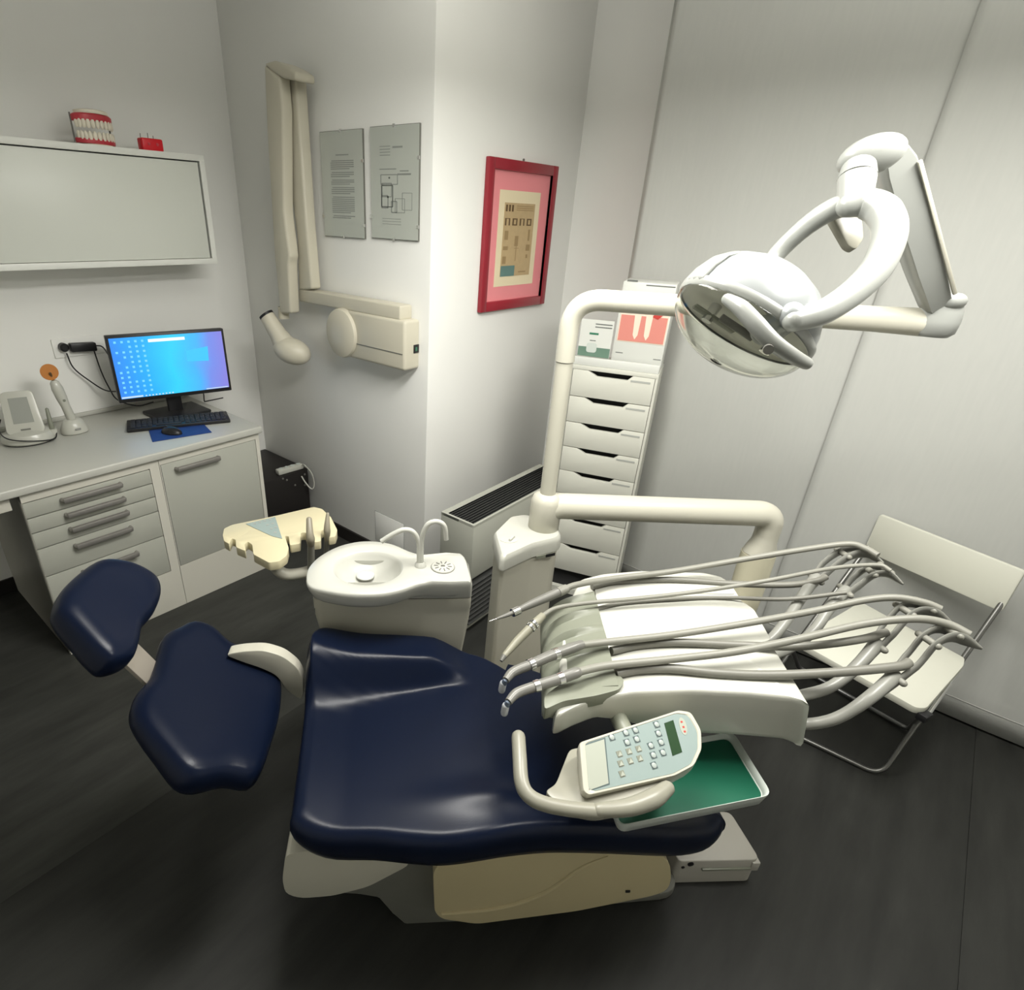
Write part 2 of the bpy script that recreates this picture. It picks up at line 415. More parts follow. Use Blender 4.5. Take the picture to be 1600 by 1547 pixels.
# jaw model and tooth block on top of the wall cabinet
def jaw():
    c = V((-2.93, Wx(155,225,-2.93).y, 1.9182)); t = thing('jaw_model', c, 'large pink and white demonstration jaw model on the wall cabinet', 'dental model')
    ang = math.radians(14); f = V((math.cos(ang),math.sin(ang),0)); s = V((-math.sin(ang),math.cos(ang),0))
    def arch(z0, h, tilt, w=.084, d=.05):
        L = []
        for j,(k,hh) in enumerate(((.98,0),(1.0,.25),(1.0,.8),(.92,1.0))):
            ring = []
            for i in range(25):
                a = -math.pi/2*1.05+math.pi*1.05*i/24; r = 1*k
                ring.append(c+f*(d*math.cos(a)*r-.02)+s*(w*math.sin(a)*r)+UP*(z0+h*hh+tilt*math.cos(a)))
            for i in range(24,-1,-1):
                a = -math.pi/2*1.05+math.pi*1.05*i/24; r = .62
                ring.append(c+f*(d*math.cos(a)*r-.02)+s*(w*math.sin(a)*r)+UP*(z0+h*hh+tilt*math.cos(a)*.6))
            L.append(ring)
        return L
    def teeth(z, up, sz, tilt, par):
        for i in range(12):
            a = -math.pi/2*.95+math.pi*.95*(i+.5)/12
            p = c+f*(.045*math.cos(a)-.018)+s*(.077*math.sin(a))+UP*(z+tilt*math.cos(a))
            m = MB(); d = (f*math.cos(a)+s*math.sin(a)).normalized(); tg = UP.cross(d)
            m.loft([[p+UP*up*sz*h+d*(.0065*k*math.cos(b))+tg*(.0085*k*math.sin(b)) for b in [2*math.pi*q/10 for q in range(10)]] for h,k in ((-.25,.7),(0,.95),(.4,1.05),(.8,.9),(1,.45))])
            m.build('tooth', M['enam'], parent=par)
    for nm, z0, h, gz, gh, tz, up in (('lower_jaw',.0,.008,.008,.020,.026,1),('upper_jaw',.108,.014,.082,.026,.084,-1)):
        m = MB(); m.loft(arch(z0,h,.004 if up<0 else 0, .07,.054)); b = m.build(nm, M['enam'], parent=t)
        m = MB(); m.loft(arch(gz,gh,.004 if up<0 else 0)); m.build('gum', M['gumm'], parent=b)
        teeth(tz, up, .024, 0, b)
    for sg in (-1,1):
        m = MB(); p = c+s*.082*sg-f*.03; m.tube([p+UP*.01,p+UP*.06,p+UP*.11], .0035, 8); m.build('hinge_pin', M['steel'], parent=t)
jaw()
def toothblock():
    y = Wx(235,225,-2.90).y; c = V((-2.90,y,1.9182)); t = thing('tooth_block_model', c, 'small bright red model block with metal pins on the wall cabinet', 'dental model')
    m = MB(); m.box((c.x-.022,y-.046,1.9182),(c.x+.022,y+.046,1.965), .006, 3); m.build('block', M['redm'], parent=t)
    for k,(dy,h) in enumerate(((-.036,.014),(-.004,.018),(.018,.010))):
        m = MB(); m.tube([(c.x-.005,y+dy,1.96),(c.x-.005,y+dy+.001,1.966+h)], .0018, 8, rnd=True); m.build('pin', M['steel'], parent=t)
    for dy in (-.016,.020):
        m = MB(); m.lathe((c.x+.0215,y+dy,1.944), (1,0,0), [(.006,0),(.0055,.003),(.001,.0035)], 14); m.build('tooth_socket', M['gumm'], parent=t)
toothblock()

# ---------------------------------------------------------------- monitor, keyboard, mouse, devices
def screen_mat():
    m = bpy.data.materials.new('desktop_wallpaper_screen'); m.use_nodes = True; nt = m.node_tree; b = nt.nodes['Principled BSDF']
    tc = nt.nodes.new('ShaderNodeTexCoord'); sp = nt.nodes.new('ShaderNodeSeparateXYZ'); nt.links.new(tc.outputs['UV'], sp.inputs[0])
    rp = nt.nodes.new('ShaderNodeValToRGB'); cr = rp.color_ramp
    cr.elements[0].position = 0; cr.elements[0].color = (.03,.22,.75,1); cr.elements[1].position = 1; cr.elements[1].color = (.21,.20,.62,1)
    for p,c in ((.25,(.02,.36,.85)),(.5,(.03,.55,.90)),(.72,(.06,.40,.85)),(.85,(.16,.24,.70))):
        e = cr.elements.new(p); e.color = (*c,1)
    nz = nt.nodes.new('ShaderNodeTexNoise'); nz.inputs['Scale'].default_value = 1.6
    nt.links.new(tc.outputs['UV'], nz.inputs['Vector'])
    ad = nt.nodes.new('ShaderNodeMath'); ad.operation='MULTIPLY_ADD'; ad.inputs[1].default_value=.22; nt.links.new(nz.outputs['Fac'], ad.inputs[0])
    sb = nt.nodes.new('ShaderNodeMath'); sb.operation='SUBTRACT'; sb.inputs[1].default_value=.11; nt.links.new(sp.outputs['X'], sb.inputs[0]); nt.links.new(sb.outputs[0], ad.inputs[2])
    nt.links.new(ad.outputs[0], rp.inputs['Fac']); nt.links.new(rp.outputs['Color'], b.inputs['Emission Color']); b.inputs['Emission Strength'].default_value = 1.0
    b.inputs['Base Color'].default_value = (.01,.01,.01,1); b.inputs['Roughness'].default_value=.25
    return m
def emis(name, c, s=1.0):
    return mat(name, (.02,.02,.02), .4, emit=c, es=s)
def monitor():
    c, r, u, n = quad(Wx(160,524,-2.885), Wx(345,515,-2.755), Wx(366,608,-2.735), Wx(190,632,-2.865))
    base = V((c.x-.06, c.y, ZT)); t = thing('computer_monitor', base, 'black widescreen monitor with a bright blue desktop on the worktop', 'monitor')
    m = MB(); m.obox(c-n*.022, r, u, n*.020, .004); m.build('casing', M['dark'], parent=t)
    m = MB(); inn = .93
    ru, uu = r*.955, u*.90; cc = c-n*.0006+u*.02
    bm = m.bm; vs = [bm.verts.new(p) for p in (cc-ru-uu,cc+ru-uu,cc+ru+uu,cc-ru+uu)]; f = bm.faces.new(vs); uvl = bm.loops.layers.uv.new('UVMap')
    for l,q in zip(f.loops, ((0,0),(1,0),(1,1),(0,1))): l[uvl].uv = q
    sc = m.build('screen', screen_mat(), parent=t)
    def patch(x0,x1,y0,y1,mb,off=.0008):
        mb.poly([cc+ru*a+uu*b+n*off for a,b in ((x0,y0),(x1,y0),(x1,y1),(x0,y1))])
    m = MB(); rnd = random.Random(3)
    for i in range(11):
        for k in range(5):
            if rnd.random() < .2: continue
            x = -.93+k*.115; y = .90-i*.165
            patch(x, x+.042, y-.07, y, m)
    m.build('desktop_icons', emis('icon_light', (.16,.60,.90), .95), parent=sc)
    m = MB(); patch(-.35,.30,.80,.90,m); m.build('search_bar', emis('bar_light', (.75,.92,1), 1), parent=sc)
    m = MB(); patch(-.99,-.62,-.985,-.93,m); 
    for k in range(9): patch(-.58+k*.06,-.55+k*.06,-.98,-.94,m)
    patch(.55,.98,-.985,-.955,m); m.build('taskbar_items', emis('task_light', (.6,.8,.95), .8), parent=sc)
    m = MB(); m.poly([cc+ru*a+uu*b+n*.0007 for a,b in ((.28,.42),(.70,.52),(.68,.02),(.28,.06))]); m.build('window_glow', emis('glow_light', (.04,.48,.92), 1), parent=sc)
    m = MB(); m.obox(V((c.x-.055,c.y,ZT+.10)), (0.012,0,0),(0,.035,0),(0,0,.11),.006); m.build('stand_neck', M['dark'], parent=t)
    m = MB(); m.box((c.x-.14,c.y-.13,ZT+.0006),(c.x+.06,c.y+.13,ZT+.016), .006); m.build('stand_foot', M['dark'], parent=t)
monitor()
def flatbox(name, pts, z0, h, mt, label, cat, bev=.003, rad=0):
    P = [Wz(x,y,z0+h) for x,y in pts]; P = [V((p.x,p.y,z0)) for p in P]
    if rad: P = rounded(P, rad)
    m = MB(); m.prism(P, UP*h, bev); o = m.build(name, mt); return tag(o, label, cat) if label else o
pad = flatbox('mouse_pad', [(232,671),(317,661),(331,675),(238,690)], ZT+.0005, .003, M['bluepad'], 'blue fabric mouse pad in front of the black keyboard', 'mouse pad', .001)
def mouse():
    c = Wz(268,674,ZT+.012); a = (Wz(285,676,ZT+.01)-Wz(252,671,ZT+.01)).normalized(); a.z = 0; b = UP.cross(a)
    m = MB(); m.ell((c.x,c.y,ZT+.0046), a*.052, b*.030, UP*.030)
    bmesh.ops.bisect_plane(m.bm, geom=m.bm.verts[:]+m.bm.edges[:]+m.bm.faces[:], plane_co=(0,0,ZT+.0044), plane_no=(0,0,-1), clear_outer=True)
    bmesh.ops.holes_fill(m.bm, edges=m.bm.edges[:])
    o = m.build('computer_mouse', M['dark']); tag(o, 'black computer mouse lying on the blue pad', 'mouse')
    m = MB(); p = V((c.x,c.y,ZT+.032))-a*.025; m.tube([p-b*.004,p+b*.004], .006, 12); m.build('scroll_wheel', M['slat'], parent=o)
mouse()
def keyboard():
    P = [Wz(x,y,ZT+.022) for x,y in ((199,651),(354,636),(357,659),(198,674))]
    P = [V((p.x,p.y,ZT+.0006)) for p in P]
    c, r, u, n = quad(P[0],P[1],P[2],P[3])
    r = r.normalized()*.225; u = UP.cross(r).normalized()*.072
    o0 = thing('keyboard', (c.x,c.y,ZT), 'black computer keyboard under the monitor', 'keyboard')
    m = MB(); m.obox(V((c.x,c.y,ZT+.009)), r, u, (0,0,.0085), .004); m.build('case', M['dark'], parent=o0)
    m = MB()
    for j in range(5):
        for i in range(18):
            if j == 4 and 4 <= i <= 9: 
                if i != 6: continue
                m.obox(V((c.x,c.y,ZT+.0195))+r*(-.93+1.86*(6.5+.5)/18)+u*(.68-.34*j), r.normalized()*.055, u*.125, (0,0,.0025), .0015); continue
            m.obox(V((c.x,c.y,ZT+.0195))+r*(-.93+1.86*(i+.5)/18)+u*(.68-.34*j), r*.042, u*.125, (0,0,.0025), .0012)
    k = m.build('keys', mat('key_black', (.022,.022,.024), .5), parent=o0); 
keyboard()
def scaler():
    # ultrasonic device: rounded base with a leaning touch screen
    c = Wz(46,688,ZT+.01); t = thing('ultrasonic_scaler', (c.x,c.y,ZT), 'white tabletop device with a grey touch screen at the left end of the worktop', 'dental device')
    f = V((.9,-.25,0)).normalized(); s = UP.cross(f)
    c = V((c.x,c.y,ZT)) - f*.02
    m = MB(); m.lathe(c+UP*.0065, UP, [(.94,0),(1,.006),(1,.022),(.9,.040),(.6,.052),(.2,.056)] and [(.094,0),(.100,.006),(.099,.020),(.088,.038),(.06,.048),(.02,.052)], 40, x=s, sx=1.0, sy=.85); m.build('base', M['white'], parent=t)
    m = MB(); m.lathe(c+UP*.0006, UP, [(.088,0),(.093,.006)], 40, x=s, sx=1, sy=.85); m.build('rubber_foot', M['dark'], parent=t)
    q, r, u, n = quad(Wd(6,626,3.02)*1, Wd(50,618,3.02), Wd(80,678,2.99), Wd(28,690,2.99))
    # rigid screen body leaning back
    up = (UP*.93 - f*.36).normalized(); nn = s.cross(up); nn = nn if nn.dot(f) > 0 else -nn
    cc = c+UP*.125-f*.005
    out = rounded([cc-s*.058+up*.09, cc+s*.058+up*.09, cc+s*.070-up*.09, cc-s*.070-up*.09], .024, 5)
    m = MB(); m.prism([p-nn*.014 for p in out], nn*.028, .007, 3); b = m.build('display_body', M['white'], parent=t)
    sc = [cc-s*.034+up*.062, cc+s*.034+up*.062, cc+s*.037-up*.045, cc-s*.037-up*.045]
    m = MB(); m.prism([p+nn*.0135 for p in sc], nn*.0012); m.build('display', mat('grey_display', (.30,.31,.28), .2), parent=b)
    m = MB(); k = cc+up*-.072+nn*.015; m.obox(k, s*.018, up*.0035, nn*.001); m.build('logo_strip', M['castg'], parent=b)
    # handpiece in its cradle at the right
    p = c+s*.092+f*.01; m = MB(); m.tube([p+UP*.035, p+UP*.07-f*.008, p+UP*.125-f*.024], (.011,.010,.007), 12, rnd=True); m.build('scaler_handpiece', M['grey'], parent=t)
    m = MB(); m.tube([p+UP*.02,p+UP*.045], .017, 14); m.build('cradle', M['white'], parent=t)
    m = MB(); loop = cat_rom([p+UP*.03+s*.015, p+f*.045+UP*.012-s*.005, c+f*.094+UP*.03, c+f*.072-s*.07+UP*.045, c-s*.095+UP*.065+f*.0, c-s*.080+UP*.10-f*.03], 6); m.tube(loop, .0028, 8); m.build('cord', M['dark'], parent=t)
scaler()
def curing():
    c = Wz(117,672,ZT+.01); c = V((c.x,c.y,ZT)); t = thing('curing_light', c, 'white cordless curing light with an orange round shield standing in its charger', 'dental device')
    m = MB(); m.lathe(c+UP*.0006, UP, [(.050,0),(.054,.004),(.054,.020),(.044,.042),(.033,.060),(.027,.063)], 32, x=(0,1,0), sx=1.05, sy=.85); m.build('charger_base', M['white'], parent=t)
    ax = (UP + V((0,-.16,0)) + V((-.03,0,0))).normalized(); p = c+UP*.055
    m = MB(); m.lathe(p, ax, [(.017,0),(.019,.02),(.018,.07),(.022,.11),(.023,.15),(.018,.178),(.010,.188)], 24); b = m.build('wand', M['white'], parent=t)
    m = MB(); q = p+ax*.10+V((.0205,0,0)); m.lathe(q, (1,0,0), [(.006,0),(.006,.002),(.003,.003)], 12); m.build('button', M['grey'], parent=b)
    tip = p+ax*.188; m = MB(); m.tube(cat_rom([tip-ax*.005, tip+ax*.018, tip+ax*.035+V((.012,-.002,0))], 5), (.0065,.0055,.0045), 12); m.build('light_guide', M['brown'], parent=b)
    d = V((.97,-.1,.28)).normalized(); m = MB(); m.lathe(tip+ax*.036+V((-.002,0,0)), d, [(.006,-.0015),(.034,-.0015),(.034,.0015),(.006,.0015)], 32); m.build('orange_shield', M['orange'], parent=b)
    m = MB(); m.obox(c+V((.0475,.0,.026)), (0,.012,0), (-.0015,0,.0035), (.0008,0,0)); m.build('logo_strip', M['castg'], parent=t)
curing()
def socket():
    m = MB(); a, b = Wx(79,531,XL+.008), Wx(165,565,XL+.008); y0, y1 = a.y, Wx(160,530,XL).y; z1 = a.z; z0 = z1-.085
    m.box((XL,y0,z0),(XL+.009,y1,z1), .003); o = m.build('wall_socket', M['wall']); tag(o, 'white wall socket plate beside the monitor', 'socket')
    zc = (z0+z1)/2; t = thing('power_adapter', (XL+.02,y0+.10,zc), 'black power adapter plugged into the wall socket', 'adapter')
    p = Wx(100,543,XL+.03); q = Wx(146,543,XL+.03)
    m = MB(); m.lathe((XL+.0095,p.y,p.z), (1,0,0), [(.019,0),(.019,.028),(.012,.034)], 20); m.build('plug', M['dark'], parent=t)
    m = MB(); m.obox(V((XL+.028,(p.y+q.y)/2+.018,(p.z+q.z)/2)), (.016,0,0), (0,(q.y-p.y)/2-.006,-.004), (0,.0,.020), .006); m.build('adapter_body', M['dark'], parent=t)
    for nm, pts, l in (('power_cable', ((104,552,XL+.03),(115,575,XL+.03),(140,595,XL+.035),(165,610,XL+.10),(190,612,XL+.2)), 'thin black cable curving from the plug to behind the monitor'),
                    ('video_cable', ((147,548,XL+.03),(158,580,XL+.035),(170,605,XL+.05),(184,625,XL+.09),(215,634,XL+.13),(240,628,XL+.16)), 'black cable hanging from the adapter down to the worktop'),
                    ('signal_cable', ((150,540,XL+.03),(160,542,XL+.05),(170,555,XL+.14)), 'short black cable from the adapter to the upper monitor edge'),
                    ('foot_cable', ((318,615,-2.93),(321,630,-2.93),(335,625,-2.93),(350,632,-2.93)), 'black cable tangle emerging to the right of the monitor stand')):
        P = cat_rom([Wx(x,y,X) for x,y,X in pts], 6)
        for v in P: v.z = max(v.z, ZT+.004+.018*(v.x < XL+.022))
        m = MB(); m.tube(P, .0032, 8); o = m.build(nm, M['dark']); tag(o, l, 'cable')
socket()

# ---------------------------------------------------------------- black computer tower in the corner with power strip
def tower():
    zt = .435; p = Wz(380+250/7.03,640+665/7.03,zt); q = Wz(380+700/7.03, 640+640/7.03, zt)
    k_ = Wy(482,731,YB-.006); x1 = k_.x; zt = k_.z
    y0, y1, x0 = 1.475, YB-.0125, XL+.013
    t = thing('black_pedestal', ((x0+x1)/2,(y0+y1)/2,0), 'black melamine equipment cabinet standing in the corner right of the worktop', 'cabinet')
    m = MB(); m.box((x0,y0,0),(x1,y1,zt), .004); m.build('body', M['blackmat'], parent=t)
    for k,(px,py) in enumerate(((442,748),(448,750),(461,758),(476,758),(476,741))):
        p = Wx(px,py,x1); m = MB(); m.lathe((x1,p.y,p.z), (1,0,0), [(.006,0),(.005,.004),(.001,.005)], 12); m.build('connector', M['steel'], parent=t)
    c = Wz(452,736,zt+.02); m = MB(); a, b = Wz(438,737,zt+.02), Wz(470,728,zt+.02); d = (b-a).normalized(); e = UP.cross(d)
    s = thing('power_strip', ((a.x+b.x)/2,(a.y+b.y)/2,zt), 'white multi-socket power strip on top of the black cabinet', 'power strip')
    ce = V(((a.x+b.x)/2-.01,(a.y+b.y)/2,zt+.0166)); m.obox(ce, d*.082, e*.020, (0,0,.015), .006); m.build('strip_body', M['white'], parent=s)
    for k in range(4):
        m = MB(); m.lathe(ce+d*(-.055+.037*k)+UP*.0145, UP, [(.013,0),(.013,.003),(.010,.0035),(.010,.001)], 16); m.build('outlet', M['trayrim'], parent=s)
    P = cat_rom([ce+d*.081+UP*.004, Wx(476,727,x1+.03), Wx(487,740,x1+.06), Wx(491,757,x1+.07), Wx(487,764,x1+.06), Wx(478,755,x1+.03), Wx(471,744,x1+.004)], 6)
    m = MB(); m.tube(P, .004, 8); o = m.build('white_cable', M['white']); tag(o, 'white cable looping down from the power strip on the black cabinet', 'cable')
tower()

# ---------------------------------------------------------------- wall x-ray unit
def xray():
    xe = Wy(657,540,YB).x-.002
    def yat(px,py):        # plane through px at x = xe
        r = ray(px,py); return r.y*(xe/r.x)
    yf = yat(632,540); yf = min(max(yf, YB-.20), YB-.06)
    t = thing('dental_xray_unit', (xe-.35,YB,1.2), 'cream wall-mounted dental x-ray unit with folded arms on the column wall', 'x-ray unit')
    A = Wy(540,490,yf); Bm = Wy(552,562,yf); z1 = Wy(632,502,yf).z; z0 = Wy(632,581,yf).z
    x0 = Wy(535,520,yf).x
    m = MB(); m.box((x0-.02,yf,z0),(xe,YB-.001,z1), .014, 3); m.build('control_box', M['xray'], parent=t)
    m = MB(); m.box((x0+.03,yf-.0015,(z0*.66+z1*.34)-.002),(xe-.012,yf+.001,(z0*.66+z1*.34)+.002)); m.build('groove', M['castg'], parent=t)
    zc = (z0+z1)/2; rr = (z1-z0)/2+.006
    m = MB(); m.lathe((x0-.0,YB-.001,zc), (0,-1,0), [(rr,0),(rr,YB-yf+.002),(rr*.96,YB-yf+.014),(rr*.8,YB-yf+.022),(rr*.3,YB-yf+.027)], 40, x=(1,0,0), sx=.92); m.build('round_cover', M['xray'], parent=t)
    m = MB(); s = Wx(650,545,xe); m.box((xe-.002,s.y-.016,s.z-.018),(xe+.004,s.y+.016,s.z+.018), .002); m.build('power_switch', M['dark'], parent=t)
    m = MB(); m.box((xe+.004,s.y-.008,s.z-.008),(xe+.0055,s.y+.002,s.z+.008)); m.build('green_switch_light', M['green'], parent=t)
    # horizontal extension bar above the box
    yb = yf+.01; zt, zb = Wy(625,478,yb).z, Wy(625,501,yb).z; xl = Wy(466,460,yb).x; xr2 = Wy(625,490,yb).x
    m = MB(); m.box((xl,yb,zb),(xr2,yb+.075,zt), .008, 3); m.build('extension_bar', M['xray'], parent=t)
    m = MB(); m.box((xr2-.06,yb+.01,z1-.002),(xr2-.01,yb+.06,zb+.002)); m.build('bar_pivot', M['xray'], parent=t)
    ya = yb-.005
    def arm(pts, nm, y, th=.055, bev=.012):
        P = [Wy(a,b,y) for a,b in pts]; m = MB(); m.prism(P, (0,th,0), bev, 3); return m.build(nm, M['xray'], parent=t)
    arm([(439,120),(461,112),(478,350),(487,452),(466,454),(463,370),(447,250),(441,175)], 'inner_arm', ya, .06)
    arm([(412,100),(436,118),(441,175),(443,330),(452,400),(450,412),(454,490),(437,490),(428,400),(416,200)], 'outer_arm', ya-.062, .058)
    P = [Wy(a,b,ya-.062) for a,b in ((411,99),(428,94),(448,103),(461,112),(462,126),(440,122),(425,112))]
    m = MB(); m.prism(P, (0,.10,0), .010, 3); m.build('elbow_hinge', M['xray'], parent=t)
    yk = ya-.03; m = MB(); c = Wy(443,486,yk); m.tube([c+UP*.02,c-UP*.035], .026, 20); m.build('neck', M['xray'], parent=t)
    # tube head
    c = Wy(452,545,yk-.03); ax = (Wy(415,492,yk-.07)-Wy(450,545,yk-.03)).normalized()
    m = MB(); sd = V((0,-.25,1)).cross(ax).normalized(); up2 = ax.cross(sd)
    side = (Wy(475,556,yk)-Wy(425,528,yk)).normalized(); side = (side-ax*side.dot(ax)).normalized(); oth = ax.cross(side)
    m.ell(c+CR*.015+CD*.012, CR*.092+CD*.030, CD*.062-CR*.02, CF*.062, 28, 16); h = m.build('tube_head', M['xray'], parent=t)
    m = MB(); a0 = c+ax*.02-side*.02; a1 = Wy(416,492,yk-.07); m.tube([a0, a0.lerp(a1,.4), a1], (.060,.044,.036), 24); m.build('cone', M['xray'], parent=h)
    m = MB(); m.tube([a1-ax*.008, a1+ax*.004], .0375, 24); m.build('cone_tip', M['dark'], parent=h)
xray()
# ---------------------------------------------------------------- clip frames
def clipframe(cs, label, kind):
    P = [Wy(x,y,YB-.008) for x,y in cs]; c, r, u, n = quad(*P); r = V((r.length,0,0)); u = V((0,0,u.length)); n = V((0,-1,0))
    c = V((c.x,YB-.005,c.z)); t = thing('clip_frame', (c.x,YB,c.z-u.z), label, 'picture frame', 'clip frames on the column wall')
    m = MB(); m.obox(c, r, u, n*.004); m.build('backing', M['castg'], parent=t)
    m = MB(); m.obox(c+n*.0052, r*.985, u*.99, n*.001); g = m.build('sheet', M['glasspane'], parent=t)
    for a,b in ((0,1),(0,-1),(1,.45),(1,-.75),(-1,-.6)):
        m = MB(); m.obox(c+r*a*.985+u*b*.99+n*.0062, V((.006,0,0)), V((0,0,.006)), n*.0015); m.build('clip', M['chrome'], parent=t)
    def ln(m, x0, x1, y0, y1): m.obox(c+r*(x0+x1)/2+u*(y0+y1)/2+n*.0066, r*abs(x1-x0)/2, u*abs(y1-y0)/2, n*.0003)
    if kind == 'text':
        m = MB(); ln(m,-.25,.35,.555,.575)
        y = .46
        for blk in (5,3,3,4,9,2):
            for k in range(blk): ln(m, -.52+(.05 if k==0 else 0), .58-(.2 if k==blk-1 else 0), y-.008, y+.008); y -= .037
            y -= .03
        m.build('printed_text', M['ink2'], parent=g)
    else:
        m = MB(); W_=.008
        def rect(x0,y0,x1,y1,w=.014):
            ln(m,x0,x1,y0-w*.5,y0+w*.5); ln(m,x0,x1,y1-w*.5,y1+w*.5); ln(m,x0-w,x0+w,y0,y1); ln(m,x1-w,x1+w,y0,y1)
        rect(-.55,-.0,.15,.17); rect(.05,-.5,.45,-.25,.01); rect(-.5,-.22,-.1,.02); rect(-.1,-.5,.12,-.3,.02); rect(-.52,-.42,-.25,-.2,.02); rect(.35,-.45,.75,-.15,.01)
        for k in range(4): ln(m,-.58,-.15,.50+.05*k,.512+.05*k)
        ln(m,-.05,.35,.62,.65); ln(m,.15,.7,.16,.19); ln(m,-.6,.1,.26,.275); ln(m,.25,.6,.22,.24)
        for k in range(3): ln(m,-.5,.3,-.62-.05*k,-.612-.05*k)
        m.build('floor_plan_drawing', M['ink2'], parent=g)
        m = MB(); rect(-.52,-.40,-.05,-.02,.016); ln(m,-.22,-.16,.1,.13); ln(m,-.28,-.22,-.24,-.21); m.build('bold_plan_lines', M['ink'], parent=g)
clipframe([(499,206),(566,201),(571,372),(509,370)], 'narrow clip frame holding a printed text sheet, left of the floor plan', 'text')
clipframe([(577,199),(656,191),(654,378),(583,371)], 'clip frame holding a floor plan drawing near the column edge', 'plan')
# ---------------------------------------------------------------- red framed print
def redframe():
    P = [Wx(x,y,XR+.02) for x,y in ((765,244),(875,260),(848,474),(750,490))]
    y0 = (P[0].y+P[3].y)/2; y1 = (P[1].y+P[2].y)/2; z1 = (P[0].z+P[1].z)/2; z0 = (P[2].z+P[3].z)/2
    t = thing('framed_print', (XR,(y0+y1)/2,z0), 'sepia print in a dark red frame with pink mat, on the bright column wall', 'picture frame')
    w = .042; m = MB(); X0, X1 = XR+.001, XR+.024
    for a,b in (((y0,z0),(y0+w,z1)),((y1-w,z0),(y1,z1)),((y0+w,z0),(y1-w,z0+w)),((y0+w,z1-w),(y1-w,z1))): m.box((X0,a[0],a[1]),(X1,b[0],b[1]), .004, 2)
    m.build('frame', M['red'], parent=t)
    def lay(nm, mt, a, b, c, d, x, par):      # a..b across, c..d up, in 0..1 of the opening
        iy0, iy1, iz0, iz1 = y0+w-.002, y1-w+.002, z0+w-.002, z1-w+.002
        m = MB(); m.box((X0,iy0+(iy1-iy0)*a,iz0+(iz1-iz0)*c),(XR+x,iy0+(iy1-iy0)*b,iz0+(iz1-iz0)*d)); return m.build(nm, mt, parent=par)
    lay('mat_board', M['pink'], 0,1,0,1, .008, t)
    pr = lay('print_margin', M['ivory'], .14,.84,.12,.86, .0090, t)
    pt = lay('printed_image', M['tan'], .23,.755,.20,.77, .0100, t)
    for k in range(4): lay('figure', M['brown'], .25+.125*k,.335+.125*k,.60,.655,.0106,pt)
    for k in (0,1,2,3): lay('figure', M['tan'], .275+.125*k,.310+.125*k,.61 if k%2 else .60,.645 if k%2 else .65,.0110,pt)
    for k in range(3): lay('figure', M['brown'], .25+.05*k,.28+.05*k,.705,.755,.0106,pt)
    for k in range(3): lay('text_line', M['sepia'], .43,.73,.745-.015*k,.751-.015*k,.0106,pt)
    for a,b,c,d in ((.26,.32,.49,.56),(.67,.70,.48,.57),(.25,.33,.41,.44),(.65,.72,.40,.45),(.25,.31,.30,.36),(.66,.69,.34,.37),(.44,.50,.44,.52),(.47,.48,.32,.44),(.44,.52,.42,.425)):
        lay('figure', M['sepia'], a,b,c,d,.0106,pt)
    lay('teal_block', M['teal'], .235,.475,.20,.285,.0106,pt); lay('text_line', M['sepia'], .55,.68,.225,.235,.0106,pt)
    m = MB(); yc = (y0+y1)/2; m.lathe((XR+.002,yc,z1+.006),(1,0,0),[(.006,0),(.006,.004)],12); m.build('hanger', M['steel'], parent=t)
redframe()

# ---------------------------------------------------------------- fan coil radiator
def radiator():
    zt = .572
    for _ in range(40):
        if Wz(742.5,820.6,zt).x < -1.285: zt += .004
        else: break
    zt = max(.45,zt); A = Wz(742.5,820.6,zt); B = Wz(687.3,800.6,zt); Cc = Wz(831.7,729.2,zt)
    x1, x0, y0, y1 = A.x, B.x, (A.y+B.y)/2, min(Cc.y+.06, YN-.42)
    t = thing('fan_coil_radiator', ((x0+x1)/2,(y0+y1)/2,0), 'grey-white fan coil radiator with dark slatted top grille beside the column', 'radiator')
    m = MB(); m.box((x0,y0,.30),(x1,y1,zt-.012), .002); m.box((x0,y0,.01),(x1-.02,y1,.30))
    m.box((x0,y0,zt-.012),(x0+.030,y1,zt)); m.box((x1-.012,y0,zt-.012),(x1,y1,zt)); m.box((x0+.03,y0,zt-.012),(x1-.012,y0+.012,zt)); m.box((x0+.03,y1-.012,zt-.012),(x1-.012,y1,zt))
    m.build('casing', M['alu'], parent=t)
    m = MB(); m.box((x0+.031,y0+.013,zt-.0118),(x1-.013,y1-.013,zt-.0108)); m.build('grille_bed', M['gap'], parent=t)
    nsl = 9
    for k in range(nsl):
        x = x0+.036+(x1-x0-.055)*k/(nsl-1)
        m = MB(); m.obox(V((x,(y0+y1)/2,zt-.005)), (.0045,0,.003), (0,(y1-y0)/2-.013,0), (-.001,0,.0015)); m.build('grille_slat', M['slat'], parent=t)
    for k in range(9):
        z = .055+.026*k
        m = MB(); m.obox(V((x1-.010,(y0+y1)/2,z)), (.009,0,-.006), (0,(y1-y0)/2-.012,0), (.001,0,.0022)); m.build('louvre', M['slat'], parent=t)
    m = MB(); m.box((x1-.0195,y0+.010,.03),(x1-.0185,y1-.010,.30)); m.build('intake', M['gap'], parent=t)
radiator()

